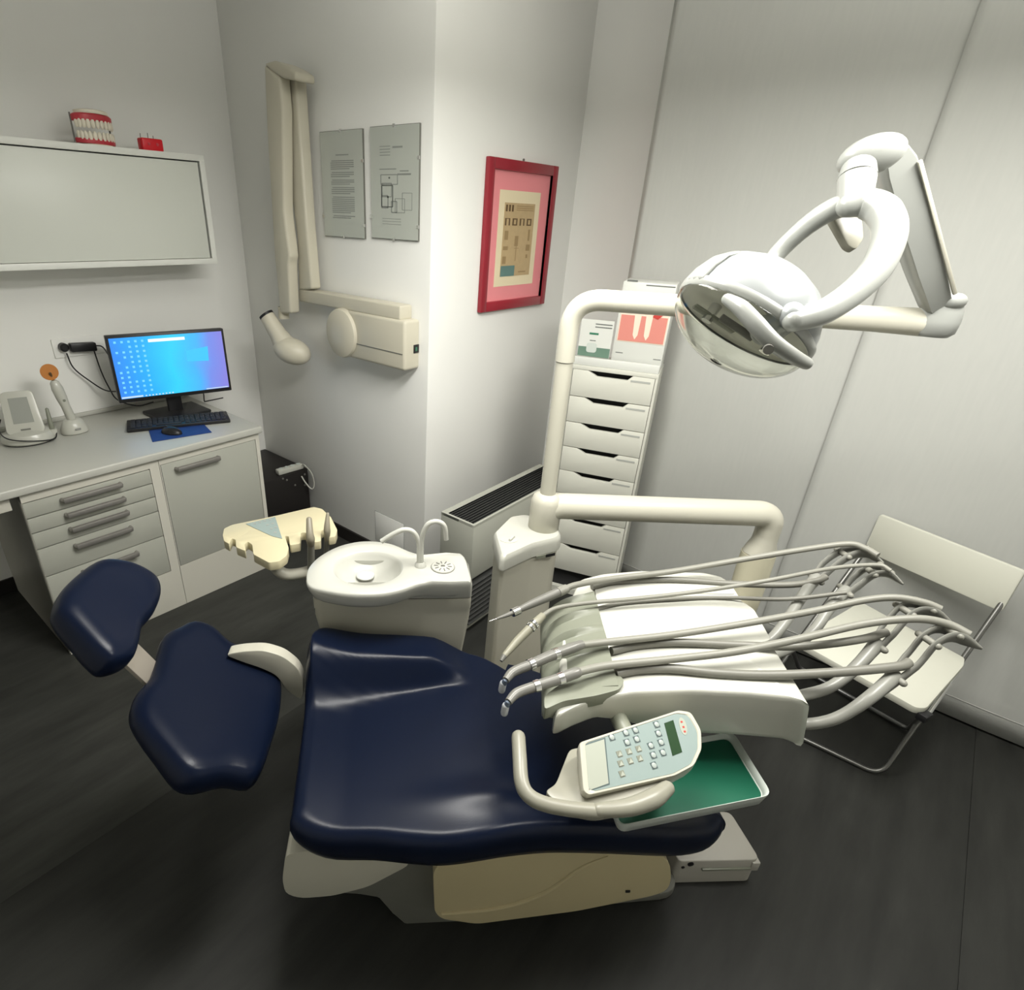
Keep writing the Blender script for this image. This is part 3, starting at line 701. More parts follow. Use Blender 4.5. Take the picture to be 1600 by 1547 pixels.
# ---------------------------------------------------------------- tall white drawer tower
DT = {}
def tower_unit():
    zt = 1.145
    a, b = Wz(896.5,576,zt), Wz(1023,592,zt); r = (b-a); wd = r.length; r = r.normalized(); f = r.cross(UP)   # facing camera
    if f.dot(EYE-a) < 0: f = -f
    e = .010; top = zt+.018; dep = .235
    o = a-r*(e+.004); W_ = wd+2*(e+.004)
    def L(x, d, z): return o + r*x - f*d + UP*(z-zt)
    DT.update(L=L, W=W_, top=top, f=f, r=r, zt=zt, dep=dep)
    c = L(W_/2, dep/2, 0)
    t = thing('drawer_tower', (c.x,c.y,0), 'tall narrow white drawer unit with many cut-out handle drawers by the curtain', 'drawer unit')
    m = MB()
    def bx(x0,x1,d0,d1,z0,z1,bev=.0): m.prism([L(x0,d0,z0),L(x1,d0,z0),L(x1,d1,z0),L(x0,d1,z0)], UP*(z1-z0), bev)
    bx(0,e,0,dep,0,top-.018); bx(W_-e,W_,0,dep,0,top-.018); bx(0,W_,0,dep,top-.018,top,.001); bx(e,W_-e,dep-.01,dep,.04,top-.018); bx(e,W_-e,.01,dep,0.0,.03)
    m.build('carcass', M['drawer'], parent=t)
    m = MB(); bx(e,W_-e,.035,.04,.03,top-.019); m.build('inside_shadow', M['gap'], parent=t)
    # drawer line heights on the front right edge
    def hz(px,py): return Wp(px,py,a,f).z
    z1, z2 = hz(1023,591.8), hz(985,753.8)
    pitch = (z1-z2)/4; DT['pitch'] = pitch
    zz = zt; k = 0; nd = 9; pass
    print('PITCH', pitch, z1-z2)
    while zz-pitch > .02 and k < 13:
        xa, xb = e+.002, W_-e-.002; z0 = zz-pitch+.002; z9 = zz-.001; c0 = (xa+xb)/2-.005
        pts = [(xa,z0),(xb,z0),(xb,z9),(c0+.088,z9),(c0+.066,z9-.021),(c0-.060,z9-.021),(c0-.100,z9)]
        pts = pts+[(xa,z9)]
        m = MB(); m.prism([L(x,.018,z) for x,z in pts], f*.018, .0008)
        d = m.build('drawer', M['drawer'], parent=t)
        m = MB(); q = L(xb-.055,-.0006,z9-.020); m.obox(q, r*.040, UP*.004, f*.0006); m.build('label_strip', mat('pale_label', (.40,.41,.38), .5), parent=d)
        zz -= pitch; k += 1
        if k == 6: pitch *= 1.27
tower_unit()
def tower_top():
    L, W_, top, f, r = DT['L'], DT['W'], DT['top'], DT['f'], DT['r']
    def bx(m,x0,x1,d0,d1,z0,z1,bev=0): m.prism([L(x0,d0,z0),L(x1,d0,z0),L(x1,d1,z0),L(x0,d1,z0)], UP*(z1-z0), bev)
    base = L(W_*.5,.1,top)
    t = thing('display_box', (base.x,base.y,top), 'white cardboard display box with a tooth root picture on the drawer tower', 'box')
    def onf(px,py,d): p = Wp(px,py,L(0,d,0),f); q = p-L(0,d,0); return q.dot(r), p.z
    x0 = onf(957,545,.045)[0]; x1 = min(onf(1046,560,.045)[0], W_-.003); zt = onf(1040,442,.10)[1]
    zp = onf(1000,548,.045)[1]
    m = MB(); bx(m,x0,x1,.045,.225,top+.0005,zt,.003); m.build('box_body', M['paper'], parent=t)
    m = MB(); x0p, zA = onf(976,465,.045); x1p, zB = onf(1037,540,.045); zA = onf(985,480,.045)[1]
    zA += .035; bx(m,x0p-.004,x1p,.0435,.045,zB,zA); pic = m.build('tooth_picture', M['toothw'], parent=t)
    m = MB(); zm = zB+(zA-zB)*.62; bx(m,x0p,x1p-.004,.042,.0434,zB+.004,zm); m.build('gum_print', M['tooth'], parent=pic)
    w = x1p-x0p
    for cx,ww in ((.36,.075),(.60,.075)):
        m = MB(); P = [(cx-ww,zm+.012),(cx+ww,zm+.03),(cx+ww*.7,zB+.03),(cx+.0,zB+.012),(cx-ww*.7,zB+.03)]
        m.prism([L(x0p+w*(x),.0419,z) for x,z in P], f*.0006); m.build('root_print', M['toothw'], parent=pic)
    m = MB(); m.prism([L(x0p+w*x,.0411,z) for x,z in ((.66,zm+.0),(.72,zm+.025),(.9,zm+.042),(.88,zm+.012),(.78,zm-.008))], f*.0006); m.build('red_print', M['redprint'], parent=pic)
    m = MB(); bx(m,x0p,x0p+.04,.044,.045,zA+.062,zA+.068); bx(m,x0p+.075,x1p,.044,.045,zA+.050,zA+.054); bx(m,x1p-.03,x1p-.0,.044,.045,zp-.03,zp-.027); bx(m,x0p,x0p+.03,.044,.045,zp-.018,zp-.015); m.build('printed_text', M['ink'], parent=t)
    # green leaflet holder
    g = thing('leaflet_stand', L(.05,.02,top), 'white leaflet with green band leaning on the left of the drawer tower top', 'leaflet')
    x0, zlo = onf(902,553,.03); x1, _ = onf(951,562,.03); zhi = zlo+.135
    x0 = max(x0,.004); zlo = top+.035
    m = MB(); bx(m,x0,x1,.028,.032,zlo,zhi+.012); c = m.build('card', M['paper'], parent=g)
    m = MB(); bx(m,x0+.001,x1-.001,.0272,.0279,zlo+.001,zlo+.040); m.build('green_band', M['greend'], parent=c)
    m = MB(); P = rounded([L(x,.0265,z) for x,z in ((x0+.035,zlo+.018),(x0+.078,zlo+.018),(x0+.078,zlo+.058),(x0+.035,zlo+.058))], .012); m.prism(P, f*.0006); m.build('product_print', M['trayrim'], parent=c)
    m = MB(); bx(m,x0+.040,x0+.078,.0268,.0275,zhi-.048,zhi-.040); m.build('green_strip', M['green'], parent=c)
    m = MB(); bx(m,x0+.06,x1-.006,.0268,.0275,zhi-.018,zhi-.014); bx(m,x0+.06,x1-.006,.0268,.0275,zhi-.006,zhi-.002); bx(m,x0+.045,x0+.07,.0268,.0275,zlo+.066,zlo+.069); m.build('printed_text', M['ink'], parent=c)
    m = MB(); bx(m,.004,W_-.004,.004,.024,top+.0005,top+.034,.002); m.build('tray_front', M['paper'], parent=g)
    m = MB(); bx(m,.004,W_-.004,.024,.040,top+.0005,top+.006,.001); m.build('tray_floor', M['paper'], parent=g)
tower_top()

# ================================================================ DENTAL UNIT
# ---------------------------------------------------------------- patient chair
VC = 1.11
def chair():
    t = thing('dental_chair', Q(.25,VC,0), 'navy blue upholstered dental treatment chair with cream side shell in the middle of the room', 'dental chair')
    zs = .55
    # seat + leg cushion outline (u,v); near edge is the camera side
    near = [Wz(x,y,zs-.03) for x,y in ((458,1318),(500,1336),(580,1338),(640,1344),(700,1346),(780,1334),(860,1326),(960,1328),(1060,1332),(1112,1322),(1128,1300))]
    far = [Wz(x,y,z_) for x,y,z_ in ((482,1016,.585),(505,994,.60),(570,989,.61),(640,987,.61),(705,996,.595),(760,1015,.57),(830,1055,.54))]
    near = [Q(p.dot(U),p.dot(N),0) for p in near]
    def prof0(u): return -.16*max(0,min(1,(u-.22)/.55))**1.3+.004*math.exp(-((u-.17)/.10)**2)
    nx = []
    for (x,y) in ((458,1318),(500,1336),(580,1338),(640,1344),(700,1346),(780,1334),(860,1326),(960,1328),(1060,1332),(1112,1322),(1128,1300)):
        p = Wz(x,y,zs-.03)
        for _ in range(30): p = Wz(x,y,zs-.062+prof0(p.dot(U)))
        nx.append(Q(p.dot(U),p.dot(N),0))
    near = nx; far = [Q(p.dot(U),p.dot(N),0) for p in far]
    ue = near[-1].dot(U)
    tip = [Q(ue+.004,.93,0),Q(ue,1.10,0),Q(ue-.02,1.24,0),Q(ue-.08,1.29,0),Q(ue-.3,1.31,0),Q(ue-.5,1.34,0)]
    left = [Wz(x,y,zs-.02) for x,y in ((478,1060),(475,1120),(465,1200),(456,1270))]; left = [V((p.x,p.y,0)) for p in left]
    outl = near+tip+far[::-1]+left
    outl = cat_rom(outl, 4, closed=True)
    vf, vn = 1.43, .80
    def prof(u):      # longitudinal height of the seat surface
        z = 0
        z += -.16*max(0,min(1,(u-.22)/.55))**1.3
        z += .004*math.exp(-((u-.17)/.10)**2)
        z += .03*max(0,(-.12-u)/.15)**1.5
        return z
    def base_h(q): return prof(q.dot(U))
    def ext(q):
        u, v = q.dot(U), q.dot(N)
        e = max(0,min(1,(.215-u)/.13)); e = e*e*(3-2*e)
        g_ = max(0,min(1,(.12-u)/.36)); k = g_
        c = 1.268; a = (.062+.040*g_)*e; st = .055+.055*g_
        t = max(0,min(1,(v-(c-st))/st)); z = a*t*t*(3-2*t)
        if v > c: z -= a*.42*((v-c)/.165)**2
        z += .010*math.exp(-((v-.87)/.035)**2)*math.exp(-((u-.20)/.13)**2)
        z -= .014*math.exp(-((v-1.12)/.15)**2)*k
        return z
    cen = Q(.22,1.10,0)
    zc0 = zs-.05
    def shape(q): return base_h(q)
    # cushion with longitudinal drop baked into the outline
    mb = MB(); L = []
    cpts = [V(p) for p in outl]
    def ring(s, h, ex):
        r = []
        for p in cpts:
            q = cen+(p-cen)*s; r.append(V((q.x,q.y,zc0+h+base_h(q)+(ext(q)*ex))))
        return r
    for s,h in ((.3,-.055),(.7,-.055),(.93,-.05),(.975,-.04),(.993,-.02),(1,-.002)): L.append(ring(s,h,0))
    nr = 64
    for k in range(1,nr+1):
        s = 1-.985*(k/nr)**1.5; w = 1-s
        h = .05*(1-max(0,1-w/.085)**2.3)**(1/2.3) if w < .085 else .05
        L.append(ring(s, h, min(1,w/.05)**.7))
    mb.loft(L); mb.build('seat_cushion', M['navy'], parent=t, sharp=80)
    # white under-shell of the seat at the head end
    sh = [Wv(x,y,.835) for x,y in ((446,1335),(441,1375),(446,1397),(470,1404),(520,1400),(575,1386),(640,1352),(640,1330),(520,1325))]
    m = MB(); m.prism([p for p in rounded(sh,.02,3)], N*.12, .012, 3); m.build('seat_shell', M['warm'], parent=t)
    # grey cast bracket below
    br = [Wv(x,y,.90) for x,y in ((500,1396),(560,1385),(640,1340),(700,1330),(720,1350),(700,1420),(742,1436),(745,1450),(690,1456),(640,1454),(612,1430),(590,1405),(560,1400))]
    m = MB(); m.prism(br, N*.38, .012, 3); m.build('lift_bracket', M['castg'], parent=t)
    # cream side shell
    cs = [(677,1362),(690,1346),(760,1332),(830,1322),(900,1326),(1030,1332),(1047,1350),(1049,1375),(1042,1392),(1020,1400),(900,1424),(745,1444),(690,1436),(679,1425)]
    vs = .845
    P = rounded([Wv(x,y,vs) for x,y in cs], .02, 3)
    m = MB(); m.prism(P, N*.47, .014, 4); s = m.build('side_shell', M['creamd'], parent=t)
    rid = cat_rom([Wv(x,y,vs-.001) for x,y in ((690,1428),(780,1418),(850,1395),(910,1355),(950,1338))], 6)
    m = MB(); m.tube(rid, (.004,.006,.006,.004,.001), 8, flat=N); m.build('moulded_ridge', M['creamd'], parent=s)
    m = MB(); c = Wv(981,1393,vs-.002); m.obox(c, U*.006, UP*.0035, N*.002, .001); m.build('screw_cap', M['dark'], parent=s)
    # floor plate
    m = MB(); m.prism(rounded([Q(.02,.90,0),Q(.80,.93,0),Q(.80,1.30,0),Q(.02,1.30,0)], .06, 5), UP*.035, .008, 2); m.build('floor_plate', M['castg'], parent=t)
    m = MB(); m.prism([Q(.15,1.0,.03),Q(.6,1.0,.03),Q(.55,1.25,.03),Q(.2,1.25,.03)], UP*.40, .01); m.build('lift_column', M['castg'], parent=t)
    # backrest
    tl = math.radians(28); P0 = Q(-.49,1.11,.60); nb = (U*math.sin(tl)+UP*math.cos(tl)).normalized()
    bo = [(275,987),(296,979),(325,988),(352,1010),(385,1024),(415,1027),(432,1045),(438,1085),(433,1130),(421,1170),(408,1208),(390,1230),(350,1226),(305,1236),(275,1228),(245,1190),(216,1150),(203,1120),(210,1090),(233,1062),(248,1010),(258,995)]
    off = .035
    P = cat_rom([Wp(x,y,P0-nb*off*.4,nb) for x,y in bo], 3, closed=True)
    cb = sum(P, V((0,0,0)))/len(P)
    def exb(q):
        dv = (q-cb).dot(N); return .018*(abs(dv)/.22)**2-.006
    m = cushion(P, nb, .042, .03, exb, rings=18, edge=.72, pw=2.2); m.build('backrest', M['navy'], parent=t, sharp=80)
    m = MB(); m.prism([cb+(p-cb)*.86-nb*.045 for p in P[::2]], nb*.02, .006); m.build('backrest_shell', M['warm'], parent=t)
    # curved side arm linking seat and backrest
    arc = [(355,1010),(380,1005),(415,1003),(445,1012),(468,1030),(476,1048),(476,1082),(452,1066),(436,1042),(410,1030),(385,1022)]
    ap = [Wv(x,y,1.30) for x,y in arc]
    m = MB(); m.prism(rounded(ap,.02,4), -N*.035, .005, 3); m.build('link_arm', M['warm'], parent=t)
    # headrest stem and headrest
    a, b = Wp(258,1065,Q(-.60,1.11,.66),nb), Wp(190,990,Q(-.66,1.11,.84),nb)
    a, b = Wp(262,1078,P0-nb*.075,nb), Q(-.685,1.115,.855)
    st = (b-a).normalized(); m = MB(); sd = N; m.obox((a+b)/2, sd*.038, st*(b-a).length/2, sd.cross(st).normalized()*.006, .003); m.build('headrest_stem', M['tin'], parent=t)
    th = math.radians(42); nh = (U*math.sin(th)+UP*math.cos(th)).normalized(); H0 = Q(-.66,1.12,.88)
    ho = [(150,882),(185,886),(215,898),(238,915),(245,938),(235,965),(218,985),(212,1010),(200,1038),(165,1051),(143,1038),(115,1005),(88,970),(85,950),(95,925),(120,900)]
    P = cat_rom([Wp(x,y,H0-nh*.012,nh) for x,y in ho], 4, closed=True)
    ch = sum(P, V((0,0,0)))/len(P)
    hx = (N-nh*N.dot(nh)).normalized()
    def exh(q): 
        d = (q-ch).dot(hx); return .014*(abs(d)/.13)**2-.004
    m = cushion(P, nh, .040, .03, exh, rings=18, edge=.62, pw=2.2); m.build('headrest', M['navy'], parent=t, sharp=80)
    # white service box at the foot end
    m = MB(); z1 = .105
    fb = [Wz(x,y,z1) for x,y in ((1058,1346),(1188,1343),(1141,1268),(1040,1268))]
    fb = [V((p.x,p.y,.001)) for p in fb]
    m.prism(rounded(fb,.02,4), UP*(z1-.001), .010, 3); s = m.build('floor_service_box', M['foot'], parent=t)
    c = Wz(1075,1350,.09); 
    for px,py,rr in ((1079,1350,.009),(1067,1355,.005)):
        p = Wp(px,py,fb[0],(fb[1]-fb[0]).cross(UP).normalized()); n2 = (fb[1]-fb[0]).cross(UP).normalized()
        n2 = n2 if n2.dot(EYE-p) > 0 else -n2
        m = MB(); m.lathe(p-n2*.002, n2, [(rr,0),(rr,.004),(rr*.6,.005)], 14); m.build('hose_port', M['dark'], parent=s)
    d1 = (fb[1]-fb[0]).normalized(); n2 = d1.cross(UP); n2 = n2 if n2.dot(EYE-fb[0])>0 else -n2
    m = MB(); mid = (fb[0]+fb[1])/2; m.obox(V((mid.x,mid.y,.068))+n2*.001+d1*.03, d1*((fb[1]-fb[0]).length/2-.05), UP*.004, n2*.005, .002); m.build('box_seam', M['grey'], parent=s)
    m = MB(); p = fb[1]-d1*.008; m.obox(V((p.x,p.y,.075))-n2*.02, d1*.012, UP*.018, n2*.024, .003); m.build('box_latch', M['foot'], parent=s)
chair()

# ---------------------------------------------------------------- cuspidor with bowl, and service column (one floor-standing body)
COLP = Wz(848,830,.80); COLP = V((COLP.x,COLP.y,0))
def cuspidor():
    zr = .80
    t = thing('cuspidor_unit', Q(0,1.42,0), 'white cuspidor unit with round porcelain spittoon bowl behind the chair', 'cuspidor')
    body = [Wz(x,y,.735) for x,y in ((484,934),(736,926))]+[Wz(725,866,.80),Wz(700,866,.80)]
    bu = [(p.dot(U),p.dot(N)) for p in body]
    u0 = bu[0][0]; u1 = bu[1][0]; v0 = (bu[0][1]+bu[1][1])/2; v1 = max(bu[2][1],bu[3][1])
    P = rounded([Q(u0,v0,.72),Q(u1,v0,.72),Q(u1,v1,.72),Q(u0+.03,v1,.72)], (.035,.012,.02,.05), 5)
    L = []
    for z,s,du in ((.08,.80,.03),(.35,.85,.03),(.50,.90,.02),(.60,.965,.008),(.66,1,0),(.682,1,0),(.684,1.008,0),(.715,1.010,0),(.72,1.0,0)):
        c = Q((u0+u1)/2+.06,(v0+v1)/2,0); L.append([V(((c+(p-c)*1).x if 0 else (c.x+(p.x-c.x)*s),(c.y+(p.y-c.y)*s),z)) for p in P])
    m = MB(); m.loft(L); m.build('cabinet_body', M['warm'], parent=t, sharp=30)
    c_ = Q((u0+u1)/2+.06,(v0+v1)/2,0)
    m = MB(); m.loft([[V((c_.x+(p.x-c_.x)*q,c_.y+(p.y-c_.y)*q,z)) for p in P] for z,q in ((.722,.985),(.724,1.012),(.762,1.012),(.774,1.0),(.779,.98),(.765,.972))], cap=False); m.build('lid_base', M['porc'], parent=t, sharp=50)
    # top lid with bowl
    rim = [(478,905),(482,886),(500,868),(532,852),(570,845),(610,849),(645,863),(668,867),(700,863),(718,863),(727,870),(733,888),(737,906),(727,912),(690,908),(655,912),(625,922),(590,928),(545,928),(505,922),(484,916)]
    R0 = cat_rom([Wz(x,y,zr) for x,y in rim], 5, closed=True)
    bc = Wz(575,886,zr)
    # resample by angle round the bowl centre
    n = 96; import bisect
    def radial(th):
        d = V((math.cos(th),math.sin(th),0)); best = None
        for i in range(len(R0)):
            a, b = R0[i]-bc, R0[(i+1)%len(R0)]-bc
            e = b-a; den = d.x*e.y-d.y*e.x
            if abs(den) < 1e-9: continue
            tt = (a.x*e.y-a.y*e.x)/den; ss = (a.x*d.y-a.y*d.x)/den
            if 0 <= ss <= 1 and tt > 0 and (best is None or tt > best): best = tt
        return best or .1
    outer = []; 
    Rb = [Wz(x,y,zr) for x,y in ((520,888),(630,886),(575,914),(573,861))]
    bu_ = abs((Rb[1]-Rb[0]).dot(U))/2; bv_ = abs((Rb[2]-Rb[3]).dot(N))/2
    def bowl(th, s, z):
        d = V((math.cos(th),math.sin(th),0)); cu, cv = d.dot(U), d.dot(N)
        r = 1/math.sqrt((cu/bu_)**2+(cv/bv_)**2); r = min(r, radial(th)*.90); return V((bc.x,bc.y,0))+d*r*s+UP*z
    ths = [2*math.pi*i/n for i in range(n)]
    def orn(s, z): return [V((bc.x,bc.y,0))+V((math.cos(a),math.sin(a),0))*(radial(a)*s)+UP*z for a in ths]
    L = [orn(.70,.735), orn(.85,.742), orn(.93,.756), orn(.98,.776), orn(1.0,.788), orn(.995,.796), orn(.975,zr)]
    L += [[p.lerp(q,.5) for p,q in zip(orn(.97,zr),[bowl(a,1.02,zr) for a in ths])]]
    L += [[bowl(a,s,z) for a in ths] for s,z in ((1.02,zr),(.98,zr-.003),(.93,zr-.012),(.84,zr-.028),(.66,zr-.044),(.40,zr-.052),(.15,zr-.055))]
    m = MB(); m.loft(L); m.build('basin_lid', M['porc'], parent=t, sharp=60)
    dc = Wz(571,900,zr-.045); m = MB(); m.lathe(V((dc.x,dc.y,zr-.048)), UP, [(.020,0),(.027,.004),(.027,.007),(.022,.011),(.004,.012)], 28); m.build('drain_cover', mat('drain_grey', (.55,.56,.53), .35), parent=t)
    fc = Wz(692,885,zr+.003); fc.z = zr
    m = MB(); m.lathe(fc, UP, [(.033,0),(.034,.002),(.032,.004),(.030,.0035),(.004,.005)], 36); f = m.build('filter_cap', M['porc'], parent=t)
    m = MB(); m.lathe(fc+UP*.0001, UP, [(.0355,0),(.0355,.0008)], 36); m.build('cap_groove', M['castg'], parent=f)
    for k in range(10):
        a = 2*math.pi*k/10; d = V((math.cos(a),math.sin(a),0)); e = UP.cross(d); m = MB(); m.obox(fc+d*.020+UP*.0048, d*.006, e*.0012, UP*.0006); m.build('cap_slot', M['castg'], parent=f)
    m = MB(); m.obox(fc+UP*.005, U*.006, N*.004, UP*.0008); m.build('cap_mark', M['castg'], parent=f)
    sp = Wz(657,884,zr); vv = sp.dot(N)
    for nm, pts in (('bowl_rinse_spout', ((655,889),(655,866),(654,846),(645,831),(630,828),(612,836),(596,846))), ('cup_filler_spout', ((658,886),(658,860),(660,838),(668,820),(682,815),(694,822),(697,843)))):
        P = cat_rom([Wv(x,y,vv) for x,y in pts], 6); m = MB(); m.tube(P, .0075, 14); m.build(nm, M['porc'], parent=t)
    m = MB(); m.lathe(V((sp.x,sp.y,zr-.001)), UP, [(.018,0),(.016,.008),(.010,.014)], 20); m.build('spout_collar', M['porc'], parent=t)
    # joint floor foot
    m = MB(); m.prism(rounded([Q(-.10,1.36,0),Q(.50,1.24,0),Q(.62,1.42,0),Q(.62,1.72,0),Q(.22,1.78,0),Q(-.1,1.55,0)], .06, 5), UP*.075, .02, 3); m.build('floor_cover', M['white'], parent=t)
    # service column with instrument tower
    ztop = .80
    tp = [Wz(x,y,ztop) for x,y in ((771,839),(797,813),(821,809),(873,829),(877,846),(832,857),(787,878),(781,875))]
    tp = rounded([V((p.x,p.y,0)) for p in tp], (.012,.012,.02,.03,.03,.01,.008,.008), 4)
    c = sum(tp, V((0,0,0)))/len(tp)
    m = MB(); m.loft([[V((c.x+(p.x-c.x)*s,c.y+(p.y-c.y)*s,z)) for p in tp] for z,s in ((.765,.97),(.768,1.02),(.80,1.02),(.812,.985),(.818,.93))]); m.build('column_cap', M['white'], parent=t, sharp=40)
    m = MB(); m.loft([[V((c.x+(p.x-c.x)*s,c.y+(p.y-c.y)*s,z)) for p in tp] for z,s in ((.02,1.0),(.3,.97),(.764,.95))]); m.build('column_body', M['warm'], parent=t, sharp=30)
    q = Wz(795,843,.818); m = MB(); m.lathe(V((q.x,q.y,.8175)), UP, [(.026,0),(.027,.0015),(.024,.002)], 24, x=U, sx=1.1, sy=.8); m.build('cap_recess', M['porc'], parent=t)
    m = MB(); a = Wz(800,838,.83); m.obox(V((a.x,a.y,.823)), (U*.6+N*.8).normalized()*.016, (U*.8-N*.6).normalized()*.004, UP*.005, .003); m.build('cap_lever', M['porc'], parent=t)
    n3 = None
    A, B = c+(tp[0]-c), None
    pa, pb = Wz(832,857,ztop), Wz(876,848,ztop); e = V(((pb-pa).x,(pb-pa).y,0)).normalized(); n3 = e.cross(UP); n3 = n3 if n3.dot(EYE-pa)>0 else -n3
    pl = Wp(851,867,V((pa.x,pa.y,0))+n3*-.004,n3); m = MB(); m.obox(pl+n3*.006, e*.034, UP*.005, n3*.001); k = m.build('name_plate', M['grey'], parent=t)
    m = MB(); m.obox(pl+n3*.0075+e*.017, e*.017, UP*.0052, n3*.001); m.build('name_plate_dark_half', M['dark'], parent=k)
cuspidor()

# ---------------------------------------------------------------- swivel arm, post, delivery table
ZA = .895
ARME = Wz(1208,803,ZA)
def delivery():
    t = thing('delivery_unit', V((COLP.x,COLP.y,.82)), 'white instrument delivery table on a thick swivel arm, carrying control panel and four whip arms', 'delivery unit')
    c = V((COLP.x,COLP.y,0))
    m = MB(); rr = .048; d = (ARME-V((c.x,c.y,ZA))).normalized()
    m.lathe(c+UP*.812, UP, [(.047,0),(.050,.004),(.050,ZA-.812-.01),(.049,ZA-.812+.018),(.042,ZA-.812+.036),(.026,ZA-.812+.045),(.004,ZA-.812+.047)], 36)
    path = fillet([c+UP*.84, c+UP*ZA+d*.02, ARME, V((ARME.x,ARME.y,ZA-.13))], (0,.10,.075,0), 10)
    m.tube(fillet([c+UP*.79, c+UP*(ZA), ARME, V((ARME.x,ARME.y,ZA-.10))], (0,.095,.075,0), 10), (.046,.045,.044,.042,.040,.040,.038), 28)
    m.build('swivel_arm', M['warm'], parent=t, sharp=70)
    # post
    m = MB(); e = V((ARME.x,ARME.y,0)); x = CR-UP*CR.z; x.normalize(); y = UP.cross(x)
    L = []
    for z,rx,ry in ((ZA-.075,.038,.038),(ZA-.10,.039,.039),(ZA-.120,.047,.041),(ZA-.142,.054,.044)):
        L.append([e-x*(rx-.037)*.25+x*rx*math.cos(a)+y*ry*math.sin(a)+UP*z for a in [2*math.pi*k/28 for k in range(28)]])
    m.loft(L); m.build('post_collar', M['warm'], parent=t, sharp=60)
    m = MB(); L = []
    for z,rx,ry in ((ZA-.1445,.056,.045),(ZA-.23,.057,.045),(ZA-.32,.056,.042),(ZA-.40,.05,.04),(ZA-.42,.04,.03)):
        L.append([e-x*(rx-.037)*.25+x*rx*math.cos(a)+y*ry*math.sin(a)+UP*z for a in [2*math.pi*k/28 for k in range(28)]])
    m.loft(L); m.build('post', M['postc'], parent=t, sharp=60)
    # spring arm running from the post to below the table
    m = MB(); m.tube([e+UP*(ZA-.37), Q(.75,1.25,.62), Q(.62,1.05,.70), Q(.60,1.03,.775)], (.035,.035,.04,.05), 16); m.build('spring_arm', M['warm'], parent=t)
    # table body
    zt = .84
    near = [(867,1116),(895,1103),(930,1091),(990,1082),(1084,1079),(1170,1083),(1240,1090),(1262,1098),(1269,1108)]
    right = [(1258,1084),(1215,1018),(1168,950),(1140,908)]
    farl = [(1128,898),(1105,893),(1000,890),(940,895),(905,904)]
    P = [Wz(x,y,zt) for x,y in near]
    P = P[:-1]+[Wz(x,y,zt) for x,y in ((1268,1103),(1252,1077),(1215,1018),(1168,950),(1145,912),(1128,899),(1100,893),(1000,890),(940,895),(905,904),(880,960),(872,1060))]
    P = [V((p.x,p.y,0)) for p in P]; cc = sum(P, V((0,0,0)))/len(P)
    P2 = rounded(P, .012, 2)
    m = MB(); L = []
    for z,s in ((.750,.955),(.752,.985),(.760,.998),(.80,1.0),(.826,1.0),(.834,.993),(.839,.98),(.840,.965)):
        ring = []
        for p in P2:
            k = max(0,min(1,(.47-p.dot(U))/.16)); kb = max(0,min(1,(.60-p.dot(U))/.20)); kb = kb*kb*(3-2*kb); zb = .712+.072*kb; zz = z if z > .82 else zb+(z-.75)*(.826-zb)/.076       # thinner nose at the instrument end
            fl = U*(.024*max(0,min(1,(p.dot(U)-.70)/.12))*max(0,(.826-zz)/.11)); ring.append(V((cc.x+(p.x-cc.x)*s,cc.y+(p.y-cc.y)*s,zz-.008*k))+fl)
        L.append(ring)
    m.loft(L); m.build('table_body', M['white'], parent=t, sharp=50)
    # raised pad on the table
    q = [Wz(x,y,zt+.003) for x,y in ((932,944),(1000,936),(1120,934),(1160,940),(1178,952),(1205,1000),(1190,1004),(950,1006))]
    m = MB(); m.prism([V((p.x,p.y,zt-.001)) for p in rounded(q,.01,2)], UP*.005, .002, 2); m.build('table_pad', M['white'], parent=t)
    q = [Wz(x,y,zt+.003) for x,y in ((928,912),(1000,901),(1085,898),(1120,902),(1140,915),(1150,928),(1050,926),(932,938))]
    m = MB(); m.prism([V((p.x,p.y,zt-.001)) for p in rounded(q,.01,2)], UP*.004, .002, 2); m.build('rear_table_pad', M['white'], parent=t)
    # grey instrument holder with scalloped ridges
    A, B = Wz(928,925,.85), Wz(966,1072,.85); C1, D1 = Wz(846,965,.80), Wz(848,1108,.79)
    nv, ns = 60, 16; L = []
    for j in range(nv+1):
        s = j/nv; a = A.lerp(B,s); b = C1.lerp(D1,s); row = []
        f = (s*5) % 1.0; bump = .013*math.sin(math.pi*min(1,f/.35))**2 if f < .35 else 0
        for i in range(ns+1):
            w = i/ns; ang = w*math.pi/2*1.12
            p = a.lerp(b, math.sin(min(ang,math.pi/2))**1.0*.999); zz = .852-(1-math.cos(ang))*.070
            bb = bump*math.sin(math.pi*min(1,w*1.25+.05))
            row.append(V((p.x,p.y,zz))+UP*bb-U*bb*.5)
        row.append(V((row[-1].x,row[-1].y,row[-1].z-.008))+U*.03); row.append(V((a.x,a.y,.822)))
        L.append(row)
    m = MB(); m.loft(L, closed=True, cap=True); m.build('instrument_holder', M['grey'], parent=t, sharp=50)
    # grey end cheek
    q = [Wz(x,y,.845) for x,y in ((968,1058),(975,1066),(968,1080),(930,1090),(880,1098),(850,1112),(850,1090),(880,1068),(925,1060))]
    m = MB(); m.prism([V((p.x,p.y,.820)) for p in rounded(q,.012,3)], UP*.030, .010, 3); m.build('holder_cheek', M['grey'], parent=t)
